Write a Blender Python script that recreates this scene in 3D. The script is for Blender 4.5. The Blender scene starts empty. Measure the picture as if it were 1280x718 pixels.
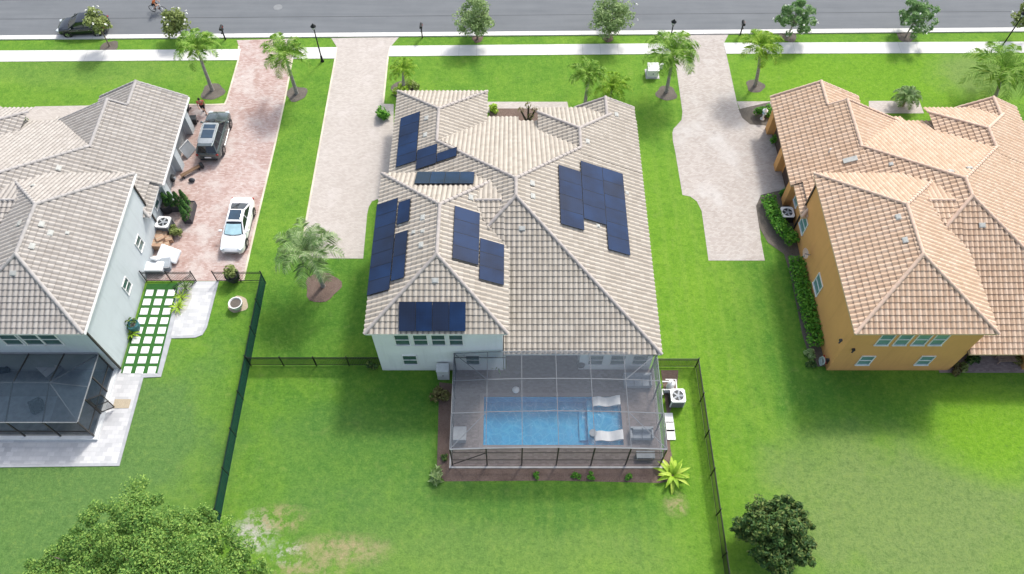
import bpy, bmesh, math, random
from mathutils import Vector, Matrix
R = math.radians
rng = random.Random(7)
S = bpy.context.scene
COL = S.collection
PI = math.pi
# ------------------------------------------------------------------ survey: photo pixel (1280x718) -> place, measured from the aerial photograph
PH = R(58.2); FPX = 995.0; HC = 50.0
CP, SP = math.cos(PH), math.sin(PH)
def ray(px, py):
    u = (px-640)/FPX; v = (py-359)/FPX
    return Vector((u, CP-v*SP, -(SP+v*CP)))
def P(px, py, z=0.0):
    d = ray(px, py); t = (HC-z)/-d.z
    return Vector((d.x*t, d.y*t, z))
def PY(px, py, Y):          # on a wall facing the back yard
    d = ray(px, py); t = Y/d.y
    return Vector((d.x*t, Y, HC+d.z*t))
def PX(px, py, X):          # on a side wall
    d = ray(px, py); t = X/d.x
    return Vector((X, d.y*t, HC+d.z*t))
# ------------------------------------------------------------------ node helpers
class G:
    def __init__(s, name):
        s.m = bpy.data.materials.new(name); s.m.use_nodes = True
        s.t = s.m.node_tree; s.t.nodes.clear()
        s.out = s.t.nodes.new('ShaderNodeOutputMaterial')
    def n(s, typ, **kw):
        x = s.t.nodes.new(typ)
        for k, v in kw.items(): setattr(x, k, v)
        return x
    def set(s, sock, v):
        if isinstance(v, bpy.types.NodeSocket): s.t.links.new(v, sock)
        elif isinstance(v, (tuple, list)) and len(v) == 3 and sock.type == 'RGBA': sock.default_value = (*v, 1)
        else: sock.default_value = v
    def obj(s): return s.n('ShaderNodeTexCoord').outputs['Object']
    def uv(s): return s.n('ShaderNodeTexCoord').outputs['UV']
    def noise(s, scale, detail=4, rough=.55, vec=None, dist=0):
        x = s.n('ShaderNodeTexNoise'); x.inputs['Scale'].default_value = scale
        x.inputs['Detail'].default_value = detail; x.inputs['Roughness'].default_value = rough
        x.inputs['Distortion'].default_value = dist
        s.set(x.inputs['Vector'], vec if vec is not None else s.obj()); return x.outputs['Fac']
    def math(s, op, a, b=0.0, c=None):
        x = s.n('ShaderNodeMath', operation=op); s.set(x.inputs[0], a); s.set(x.inputs[1], b)
        if c is not None: s.set(x.inputs[2], c)
        return x.outputs[0]
    def ramp(s, f, stops):
        x = s.n('ShaderNodeValToRGB'); e = x.color_ramp.elements
        while len(e) < len(stops): e.new(.5)
        for k, (p, c) in enumerate(stops):
            e[k].position = p; e[k].color = (*c, 1) if isinstance(c, (tuple, list)) else (c, c, c, 1)
        s.set(x.inputs[0], f); return x.outputs[0]
    def mr(s, f, a, b, c=0, d=1):
        x = s.n('ShaderNodeMapRange'); x.clamp = True
        for k, v in zip(range(5), (f, a, b, c, d)): s.set(x.inputs[k], v)
        return x.outputs[0]
    def mix(s, a, b, f, blend='MIX'):
        x = s.n('ShaderNodeMix', data_type='RGBA', blend_type=blend)
        s.set(x.inputs[0], f); s.set(x.inputs[6], a); s.set(x.inputs[7], b); return x.outputs[2]
    def xyz(s, vec):
        x = s.n('ShaderNodeSeparateXYZ'); s.set(x.inputs[0], vec); return x.outputs
    def comb(s, x=0., y=0., z=0.):
        c = s.n('ShaderNodeCombineXYZ')
        for k, v in enumerate((x, y, z)): s.set(c.inputs[k], v)
        return c.outputs[0]
    def bump(s, h, strength=.4, dist=.05):
        x = s.n('ShaderNodeBump'); x.inputs['Strength'].default_value = strength
        x.inputs['Distance'].default_value = dist; s.set(x.inputs['Height'], h); return x.outputs[0]
    def pbr(s, col, rough=.8, metal=0., spec=.3, normal=None, **kw):
        b = s.n('ShaderNodeBsdfPrincipled'); s.set(b.inputs['Base Color'], col); s.set(b.inputs['Roughness'], rough)
        b.inputs['Metallic'].default_value = metal; b.inputs['Specular IOR Level'].default_value = spec
        if normal is not None: s.t.links.new(normal, b.inputs['Normal'])
        for k, v in kw.items(): s.set(b.inputs[k], v)
        s.t.links.new(b.outputs[0], s.out.inputs['Surface']); return b
MATS = {}
def plain(name, col, rough=.7, metal=0., spec=.3, var=.12, scale=2.5):
    if name in MATS: return MATS[name]
    g = G(name); f = g.noise(scale, 5)
    lo = tuple(c*(1-var) for c in col); hi = tuple(min(1, c*(1+var)) for c in col)
    g.pbr(g.ramp(f, [(.3, lo), (.7, hi)]), g.mr(f, .2, .8, max(.03, rough-.08), min(1, rough+.08)), metal, spec)
    MATS[name] = g.m; return g.m
# ------------------------------------------------------------------ mesh builder
class MB:
    def __init__(s): s.v = []; s.f = []
    def add(s, vs, fs):
        o = len(s.v); s.v += [tuple(p) for p in vs]; s.f += [tuple(i+o for i in f) for f in fs]
        return s
    def box(s, c, d, rz=0., M=None):
        x, y, z = (k/2 for k in d); pts = []
        for sx, sy, sz in ((-1,-1,-1),(1,-1,-1),(1,1,-1),(-1,1,-1),(-1,-1,1),(1,-1,1),(1,1,1),(-1,1,1)):
            p = Vector((sx*x, sy*y, sz*z))
            if M is not None: p = M @ p
            elif rz: p = Matrix.Rotation(rz, 3, 'Z') @ p
            pts.append(p+Vector(c))
        return s.add(pts, [(3,2,1,0),(4,5,6,7),(0,1,5,4),(1,2,6,5),(2,3,7,6),(3,0,4,7)])
    def bb(s, x0, x1, y0, y1, z0, z1):
        x0, x1 = min(x0,x1), max(x0,x1); y0, y1 = min(y0,y1), max(y0,y1)
        return s.box(((x0+x1)/2,(y0+y1)/2,(z0+z1)/2), (x1-x0,y1-y0,z1-z0))
    def tube(s, pts, rad, n=8, cap=True):
        pts = [Vector(p) for p in pts]
        if not isinstance(rad, (list, tuple)): rad = [rad]*len(pts)
        rings = []
        for i, p in enumerate(pts):
            d = (pts[min(i+1, len(pts)-1)]-pts[max(i-1, 0)]).normalized()
            a = Vector((0,0,1)) if abs(d.z) < .9 else Vector((1,0,0))
            u = d.cross(a).normalized(); w = d.cross(u)
            rings.append([p+(u*math.cos(2*PI*k/n)+w*math.sin(2*PI*k/n))*rad[i] for k in range(n)])
        vs = [q for r in rings for q in r]; fs = []
        for i in range(len(pts)-1):
            for k in range(n):
                fs.append((i*n+k, i*n+(k+1)%n, (i+1)*n+(k+1)%n, (i+1)*n+k))
        if cap: fs.append(tuple(range(n-1,-1,-1))); fs.append(tuple((len(pts)-1)*n+k for k in range(n)))
        return s.add(vs, fs)
    def lathe(s, c, prof, n=16, sx=1., sy=1.):
        c = Vector(c); vs = []; fs = []
        for r, z in prof:
            for k in range(n): vs.append(c+Vector((r*sx*math.cos(2*PI*k/n), r*sy*math.sin(2*PI*k/n), z)))
        m = len(prof)
        for i in range(m-1):
            for k in range(n): fs.append((i*n+k, i*n+(k+1)%n, (i+1)*n+(k+1)%n, (i+1)*n+k))
        fs.append(tuple(range(n-1,-1,-1))); fs.append(tuple((m-1)*n+k for k in range(n)))
        return s.add(vs, fs)
    def prism(s, poly, z0, z1):
        a = sum(poly[i][0]*poly[(i+1)%len(poly)][1]-poly[(i+1)%len(poly)][0]*poly[i][1] for i in range(len(poly)))
        if a < 0: poly = poly[::-1]
        n = len(poly); vs = [(p[0],p[1],z0) for p in poly]+[(p[0],p[1],z1) for p in poly]
        fs = [tuple(range(n-1,-1,-1)), tuple(range(n,2*n))]+[(i,(i+1)%n,n+(i+1)%n,n+i) for i in range(n)]
        return s.add(vs, fs)
    def loft(s, rings, caps=True):
        n = len(rings[0]); vs = [p for r in rings for p in r]; fs = []
        for i in range(len(rings)-1):
            for k in range(n): fs.append((i*n+k, i*n+(k+1)%n, (i+1)*n+(k+1)%n, (i+1)*n+k))
        if caps: fs.append(tuple(range(n-1,-1,-1))); fs.append(tuple((len(rings)-1)*n+k for k in range(n)))
        return s.add(vs, fs)
    def build(s, name, mat, parent=None, smooth=False, off=None, bevel=0., recalc=False, loc=None):
        o3 = Vector(off) if off is not None else Vector((0,0,0))
        me = bpy.data.meshes.new(name)
        me.from_pydata([tuple(Vector(p)-o3) for p in s.v], [], s.f); me.validate()
        if recalc:
            bm = bmesh.new(); bm.from_mesh(me); bmesh.ops.recalc_face_normals(bm, faces=bm.faces); bm.to_mesh(me); bm.free()
        if smooth:
            me.polygons.foreach_set('use_smooth', [True]*len(me.polygons))
            try: me.set_sharp_from_angle(angle=R(40))
            except Exception: pass
        me.materials.append(mat)
        o = bpy.data.objects.new(name, me); COL.objects.link(o)
        if parent is not None: o.parent = parent
        if loc is not None: o.location = loc
        if bevel:
            b = o.modifiers.new('bevel', 'BEVEL'); b.width = bevel; b.segments = 2; b.limit_method = 'ANGLE'
        return o
def tag(o, label=None, cat=None, group=None, kind=None):
    if label: o['label'] = label
    if cat: o['category'] = cat
    if group: o['group'] = group
    if kind: o['kind'] = kind
    return o
def thing(name, label, cat, loc=(0,0,0), rz=0., group=None):
    o = bpy.data.objects.new(name, None); COL.objects.link(o); o.empty_display_size = .2
    o.location = loc; o.rotation_euler = (0,0,rz)
    return tag(o, label, cat, group)
def copy_thing(root, loc, rz, label, group=None):
    r = root.copy(); COL.objects.link(r); r.location = loc; r.rotation_euler = (0,0,rz); r['label'] = label
    if group: r['group'] = group
    for ch in list(root.children):
        c = ch.copy(); COL.objects.link(c); c.parent = r
        for g in list(ch.children):
            d = g.copy(); COL.objects.link(d); d.parent = c
    return r
def struct(name, mb, mat, **kw): return tag(mb.build(name, mat, **kw), kind='structure')
# ------------------------------------------------------------------ materials
def paver(name, cols, bw=.24, bh=.12, mortar=(.2,.18,.16), stain=None, bigvar=.5):
    g = G(name); v = g.obj()
    br = g.n('ShaderNodeTexBrick'); br.inputs['Scale'].default_value = 1.; br.inputs['Mortar Size'].default_value = .006
    br.inputs['Brick Width'].default_value = bw; br.inputs['Row Height'].default_value = bh; br.inputs['Bias'].default_value = 0
    br.inputs['Mortar Smooth'].default_value = .2
    br.inputs['Color1'].default_value = (0,0,0,1); br.inputs['Color2'].default_value = (1,1,1,1); br.inputs['Mortar'].default_value = (.5,.5,.5,1)
    g.set(br.inputs['Vector'], v)
    big = g.noise(.35, 5, .6, v); mid = g.noise(1.6, 5, .65, v)
    f = g.math('ADD', g.math('MULTIPLY', br.outputs['Color'], .38), g.math('ADD', g.math('MULTIPLY', big, bigvar), g.math('MULTIPLY', mid, .35)))
    c = g.ramp(f, [(.25, cols[0]), (.55, cols[1]), (.85, cols[2])])
    if stain:
        for (col, lo, hi, sc, seed) in stain:
            mp = g.n('ShaderNodeMapping'); mp.inputs['Location'].default_value = (seed, seed*1.7, 0); g.set(mp.inputs['Vector'], v)
            c = g.mix(c, col, g.mr(g.noise(sc, 6, .65, mp.outputs[0]), lo, hi, 0, .75))
    c = g.mix(c, mortar, g.math('MULTIPLY', br.outputs['Fac'], .55))
    g.pbr(c, .85, spec=.25, normal=g.bump(g.math('SUBTRACT', mid, br.outputs['Fac']), .3, .01)); return g.m
def tile_mat(name, cols, groove_col):
    g = G(name); uv = g.uv(); x, y, _ = g.xyz(uv)
    # one shade per tile
    fl = g.comb(g.math('FLOOR', x), g.math('FLOOR', y))
    wn = g.n('ShaderNodeTexWhiteNoise', noise_dimensions='2D'); g.set(wn.inputs['Vector'], fl)
    big = g.noise(.35, 4, .6); grain = g.noise(9, 5, .7)
    f = g.math('ADD', g.math('MULTIPLY', wn.outputs['Value'], .42), g.math('ADD', g.math('MULTIPLY', big, .45), g.math('MULTIPLY', grain, .22)))
    c = g.ramp(f, [(.2, cols[0]), (.52, cols[1]), (.88, cols[2])])
    # darker colour in the channels and under the laps
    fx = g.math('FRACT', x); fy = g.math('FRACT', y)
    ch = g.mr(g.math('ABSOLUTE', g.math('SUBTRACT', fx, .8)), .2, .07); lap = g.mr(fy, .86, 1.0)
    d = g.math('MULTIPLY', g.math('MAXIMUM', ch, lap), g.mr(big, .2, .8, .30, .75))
    c = g.mix(c, groove_col, d)
    g.pbr(c, .8, spec=.25, normal=g.bump(grain, .25, .01)); return g.m
M = {}
M['tile_main'] = tile_mat('tile_main', ((.335,.298,.25),(.40,.36,.305),(.46,.418,.36)), (.08,.066,.056))
M['tile_left'] = tile_mat('tile_left', ((.305,.278,.25),(.36,.333,.303),(.42,.392,.36)), (.09,.08,.074))
M['tile_right'] = tile_mat('tile_right', ((.45,.315,.215),(.52,.38,.27),(.585,.45,.34)), (.17,.085,.055))
def stucco(name, col, var=.07):
    g = G(name); a = g.noise(.5, 5, .6); b = g.noise(14, 6, .7)
    z = g.xyz(g.obj())[2]
    c = g.ramp(g.math('ADD', g.math('MULTIPLY', a, .7), g.math('MULTIPLY', b, .3)), [(.3, tuple(k*(1-var) for k in col)), (.7, tuple(min(1,k*(1+var)) for k in col))])
    mp = g.n('ShaderNodeMapping'); mp.inputs['Scale'].default_value = (2.6, 2.6, .22); g.set(mp.inputs['Vector'], g.obj())
    c = g.mix(c, tuple(k*.70 for k in col), g.math('MULTIPLY', g.mr(g.noise(1., 4, .65, mp.outputs[0]), .52, .78), .38))   # rain streaks
    c = g.mix(c, tuple(k*.62 for k in col), g.math('MULTIPLY', g.mr(g.math('ADD', z, g.math('MULTIPLY', a, .4)), .55, .2), .5))   # splash dirt at the base
    g.pbr(c, .9, spec=.2, normal=g.bump(b, .35, .01)); return g.m
M['white_stucco'] = stucco('white_stucco', (.74,.76,.76))
M['grey_stucco'] = stucco('grey_stucco', (.50,.55,.57))
M['grey_dark_stucco'] = stucco('grey_dark_stucco', (.27,.29,.30))
M['orange_stucco'] = stucco('orange_stucco', (.63,.335,.125))
M['white_trim'] = plain('white_trim', (.75,.75,.74), .5)
M['tan_trim'] = plain('tan_trim', (.55,.40,.27), .6)
M['dark_trim'] = plain('dark_trim', (.035,.035,.04), .5)
M['bronze'] = plain('bronze', (.05,.045,.04), .4, .3)
M['black_metal'] = plain('black_metal', (.012,.013,.014), .45, .2)
M['alu'] = plain('alu', (.22,.23,.24), .6, .1)
M['white_plastic'] = plain('white_plastic', (.78,.78,.77), .4, var=.04)
M['grey_plastic'] = plain('grey_plastic', (.30,.32,.34), .5)
M['dark_plastic'] = plain('dark_plastic', (.03,.033,.036), .5)
M['concrete'] = None
def concrete(name, col):
    g = G(name); v = g.obj(); a = g.noise(.6, 6, .65); b = g.noise(30, 4, .7)
    x = g.xyz(v)[0]; j = g.math('FRACT', g.math('DIVIDE', x, 1.6)); j = g.mr(g.math('ABSOLUTE', g.math('SUBTRACT', j, .5)), .49, .4945)
    c = g.ramp(g.math('ADD', g.math('MULTIPLY', a, .75), g.math('MULTIPLY', b, .25)), [(.25, tuple(k*.78 for k in col)), (.7, col)])
    c = g.mix(c, tuple(k*.45 for k in col), g.math('MULTIPLY', j, .7))
    g.pbr(c, .9, spec=.2, normal=g.bump(b, .2, .005)); return g.m
M['concrete'] = concrete('concrete', (.66,.65,.625))
M['pad'] = plain('pad', (.45,.44,.42), .9)
def asphalt():
    g = G('asphalt'); v = g.obj(); mp = g.n('ShaderNodeMapping'); mp.inputs['Scale'].default_value = (.12, 1.6, 1); g.set(mp.inputs['Vector'], v)
    lane = g.noise(1.0, 4, .6, mp.outputs[0]); a = g.noise(.5, 5, .6); b = g.noise(40, 3, .8); sp = g.noise(3.0, 3, .7)
    f = g.math('ADD', g.math('MULTIPLY', lane, .5), g.math('ADD', g.math('MULTIPLY', a, .3), g.math('MULTIPLY', b, .2)))
    c = g.ramp(f, [(.3, (.110,.120,.130)), (.7, (.160,.171,.181))])
    c = g.mix(c, (.05,.052,.055), g.mr(sp, .70, .76, 0, .5))
    g.pbr(c, .85, spec=.3, normal=g.bump(b, .4, .006)); return g.m
M['asphalt'] = asphalt()
M['paver_red'] = paver('paver_red', ((.29,.18,.155),(.40,.29,.26),(.49,.40,.37)), stain=[((.52,.475,.45),.50,.66,.42,3.1),((.27,.145,.11),.57,.72,.35,9.4),((.60,.57,.55),.62,.70,1.9,14.2)])
M['paver_pale'] = paver('paver_pale', ((.385,.345,.31),(.44,.398,.362),(.495,.455,.42)), bigvar=.35, stain=[((.54,.50,.475),.55,.75,.5,5.2)])
M['paver_tan'] = paver('paver_tan', ((.34,.302,.272),(.41,.37,.338),(.48,.44,.408)), bigvar=.35, stain=[((.52,.50,.48),.52,.70,.30,1.3),((.22,.20,.19),.64,.75,.5,7.7)])
M['paver_white'] = paver('paver_white', ((.34,.345,.36),(.46,.465,.475),(.56,.56,.565)), .45, .3, (.3,.3,.31))
M['paver_deck'] = paver('paver_deck', ((.145,.115,.105),(.19,.155,.142),(.24,.20,.188)))
M['paver_lanai'] = paver('paver_lanai', ((.17,.13,.13),(.23,.18,.18),(.3,.25,.24)))
M['stone_white'] = plain('stone_white', (.74,.74,.72), .8, var=.06, scale=6)
M['edging'] = plain('edging', (.56,.50,.40), .9, var=.2, scale=.7)
def mulch(name, lo, hi):
    g = G(name); a = g.noise(22, 4, .8); b = g.noise(1.2, 4)
    c = g.ramp(g.math('ADD', g.math('MULTIPLY', a, .7), g.math('MULTIPLY', b, .3)), [(.3, lo), (.7, hi)])
    g.pbr(c, .95, spec=.1, normal=g.bump(a, .9, .05)); return g.m
M['mulch'] = mulch('mulch', (.075,.05,.04), (.25,.185,.155))
M['mulch_dark'] = mulch('mulch_dark', (.07,.062,.052), (.21,.185,.16))
def leafm(name, cols, trans=.35):
    g = G(name); r = g.n('ShaderNodeNewGeometry').outputs['Random Per Island']; a = g.noise(.9, 3)
    f = g.math('ADD', g.math('MULTIPLY', r, .6), g.math('MULTIPLY', a, .4))
    c = g.ramp(f, [(.2, cols[0]), (.5, cols[1]), (.8, cols[2])])
    b = g.pbr(c, .55, spec=.25)
    t = g.n('ShaderNodeBsdfTranslucent'); g.set(t.inputs[0], c); m = g.n('ShaderNodeMixShader'); m.inputs[0].default_value = trans
    g.t.links.new(b.outputs[0], m.inputs[1]); g.t.links.new(t.outputs[0], m.inputs[2]); g.t.links.new(m.outputs[0], g.out.inputs[0]); return g.m
M['leaf_oak'] = leafm('leaf_oak', ((.06,.16,.03),(.165,.31,.06),(.34,.49,.11)))
M['leaf_dark'] = leafm('leaf_dark', ((.022,.062,.014),(.052,.118,.024),(.16,.20,.05)), .15)
M['leaf_street'] = leafm('leaf_street', ((.16,.25,.08),(.27,.38,.14),(.40,.51,.25)))
M['leaf_pale'] = leafm('leaf_pale', ((.13,.17,.04),(.24,.30,.09),(.36,.42,.16)))
M['leaf_spiky'] = leafm('leaf_spiky', ((.11,.24,.07),(.22,.38,.14),(.38,.52,.26)))
M['leaf_palm'] = leafm('leaf_palm', ((.09,.22,.025),(.22,.40,.05),(.40,.55,.13)))
M['leaf_palm_yellow'] = leafm('leaf_palm_yellow', ((.13,.27,.022),(.25,.43,.04),(.42,.56,.08)))
M['leaf_palm_grey'] = leafm('leaf_palm_grey', ((.13,.24,.08),(.24,.36,.13),(.42,.52,.27)))
M['leaf_hedge'] = leafm('leaf_hedge', ((.045,.17,.018),(.10,.30,.03),(.20,.44,.05)))
M['leaf_topiary'] = leafm('leaf_topiary', ((.02,.07,.02),(.05,.14,.025),(.10,.22,.04)), .2)
M['leaf_lime'] = leafm('leaf_lime', ((.20,.36,.03),(.36,.55,.05),(.55,.66,.12)))
M['leaf_brown'] = leafm('leaf_brown', ((.10,.08,.035),(.18,.17,.06),(.26,.27,.10)))
M['flower'] = plain('flower', (.82,.82,.76), .6)
M['bark'] = plain('bark', (.17,.14,.11), .95, var=.4, scale=9)
M['bark_grey'] = plain('bark_grey', (.27,.25,.23), .95, var=.35, scale=7)
M['palm_sheath'] = plain('palm_sheath', (.50,.44,.20), .8)
def pv():
    g = G('solar_cells'); x, y, _ = g.xyz(g.uv())
    ax = g.math('ABSOLUTE', g.math('SUBTRACT', g.math('FRACT', g.math('MULTIPLY', x, 6)), .5)); ay = g.math('ABSOLUTE', g.math('SUBTRACT', g.math('FRACT', g.math('MULTIPLY', y, 10)), .5))
    ln = g.mr(g.math('MAXIMUM', ax, ay), .455, .49); big = g.noise(.5, 3)
    c = g.mix(g.mix(g.ramp(big, [(.35, (.010,.020,.050)), (.65, (.013,.034,.092))]), (.020,.024,.036), g.mr(g.n('ShaderNodeObjectInfo').outputs['Random'], .35, 1, 0, .55)), (.030,.045,.085), g.math('MULTIPLY', ln, .4))
    g.pbr(c, .22, spec=.16, normal=g.bump(g.noise(1.2, 2), .05, .02)); return g.m
M['pv'] = pv()
M['pv_frame'] = plain('pv_frame', (.012,.015,.022), .6)
def glassm(name, col, rough=.08, stripes=0.):
    g = G(name); z = g.xyz(g.obj())[2]; c = g.ramp(g.noise(1.3, 3), [(.3, tuple(k*.7 for k in col)), (.7, tuple(k*1.25 for k in col))])
    if stripes: c = g.mix(c, tuple(min(1,k*2.6+.03) for k in col), g.mr(g.math('FRACT', g.math('MULTIPLY', z, 11)), .45, .55, 0, stripes))
    g.pbr(c, rough, spec=.9); return g.m
M['glass'] = glassm('window_glass', (.035,.075,.07), stripes=.55)
M['glass_car'] = glassm('car_glass', (.010,.016,.022), .05)
M['glass_teal'] = glassm('glass_teal', (.10,.20,.20), stripes=.4)
def screenm(name, col, op):
    g = G(name); t = g.n('ShaderNodeBsdfTransparent'); b = g.n('ShaderNodeBsdfDiffuse'); b.inputs[0].default_value = (*col, 1)
    m = g.n('ShaderNodeMixShader'); f = g.mr(g.noise(.4, 3), .2, .8, op*.85, op*1.15); g.t.links.new(f, m.inputs[0])
    g.t.links.new(t.outputs[0], m.inputs[1]); g.t.links.new(b.outputs[0], m.inputs[2]); g.t.links.new(m.outputs[0], g.out.inputs[0]); return g.m
M['screen'] = screenm('insect_screen', (.125,.145,.17), .36)
M['screen_dark'] = screenm('insect_screen_dark', (.04,.062,.085), .60)
M['fence_mesh'] = screenm('fence_mesh', (.016,.065,.05), .80)
M['picket_mesh'] = screenm('picket_mesh', (.02,.025,.022), .45)
def water():
    g = G('pool_water'); n = g.noise(2.2, 5, .6, dist=1.2); nb = g.bump(n, .35, .12)
    t = g.n('ShaderNodeBsdfTransparent'); t.inputs[0].default_value = (.42,.82,.95,1)
    gl = g.n('ShaderNodeBsdfGlossy'); gl.inputs['Roughness'].default_value = .08; g.t.links.new(nb, gl.inputs['Normal'])
    fr = g.n('ShaderNodeFresnel'); fr.inputs['IOR'].default_value = 1.33; g.t.links.new(nb, fr.inputs['Normal'])
    m = g.n('ShaderNodeMixShader'); g.t.links.new(fr.outputs[0], m.inputs[0]); g.t.links.new(t.outputs[0], m.inputs[1]); g.t.links.new(gl.outputs[0], m.inputs[2])
    g.t.links.new(m.outputs[0], g.out.inputs[0]); return g.m
M['water'] = water()
def pool_tile():
    g = G('pool_plaster'); v = g.n('ShaderNodeTexVoronoi'); v.feature = 'DISTANCE_TO_EDGE'; v.inputs['Scale'].default_value = 1.5
    wn = g.n('ShaderNodeTexNoise'); wn.inputs['Scale'].default_value = 1.3; g.set(wn.inputs['Vector'], g.obj()); g.set(v.inputs['Vector'], g.mix(g.obj(), wn.outputs['Color'], .35, 'ADD'))
    c = g.ramp(g.noise(1.4, 5, .7), [(.3, (.10,.42,.62)), (.7, (.20,.60,.78))])
    c = g.mix(c, (.42,.76,.86), g.mr(v.outputs[0], .09, 0, 0, .55))  # pale caustic lines: rippling light painted into the plaster colour
    g.pbr(c, .6); return g.m
M['pool'] = pool_tile()
def paint(name, col, rough=.22, metal=0.):
    g = G(name); f = g.noise(1.5, 4); g.pbr(g.ramp(f, [(.3, tuple(k*.92 for k in col)), (.7, tuple(min(1,k*1.06) for k in col))]), g.mr(g.noise(5, 4), .3, .7, rough-.05, rough+.1), metal, .5, **{'Coat Weight': .6, 'Coat Roughness': .08}); return g.m
M['paint_white'] = paint('paint_white', (.80,.80,.80))
M['paint_black'] = paint('paint_black', (.008,.010,.015), .15)
M['paint_grey'] = paint('paint_grey', (.10,.125,.13), .2, .5)
M['chrome'] = plain('chrome', (.6,.6,.6), .25, .9)
M['rubber'] = plain('rubber', (.015,.015,.016), .85)
M['lamp_red'] = plain('lamp_red', (.30,.02,.015), .3)
M['headlight'] = plain('headlight', (.55,.60,.63), .15)
M['sunshade'] = plain('sunshade', (.40,.60,.66), .5)
M['card'] = plain('card', (.38,.25,.17), .85, var=.2)
M['cloth_white'] = plain('cloth_white', (.74,.75,.76), .85, var=.06)
M['cloth_grey'] = plain('cloth_grey', (.28,.31,.34), .85)
M['cloth_dark'] = plain('cloth_dark', (.05,.055,.065), .85)
M['wood'] = plain('wood', (.16,.10,.06), .7, var=.3, scale=6)
M['mat_tan'] = plain('mat_tan', (.40,.34,.25), .95, var=.15, scale=20)
M['skin'] = plain('skin', (.50,.28,.19), .6)
M['hair'] = plain('hair', (.03,.022,.018), .7)
M['shirt_red'] = plain('shirt_red', (.55,.12,.09), .85)
M['shirt_orange'] = plain('shirt_orange', (.72,.17,.04), .85)
M['shorts'] = plain('shorts', (.02,.02,.024), .85)
M['terracotta'] = plain('terracotta', (.42,.16,.08), .8)
M['pot_white'] = plain('pot_white', (.68,.68,.66), .7)
M['pot_teal'] = plain('pot_teal', (.05,.16,.18), .4)
M['hose'] = plain('hose', (.33,.40,.38), .5)
M['turf'] = None
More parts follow.
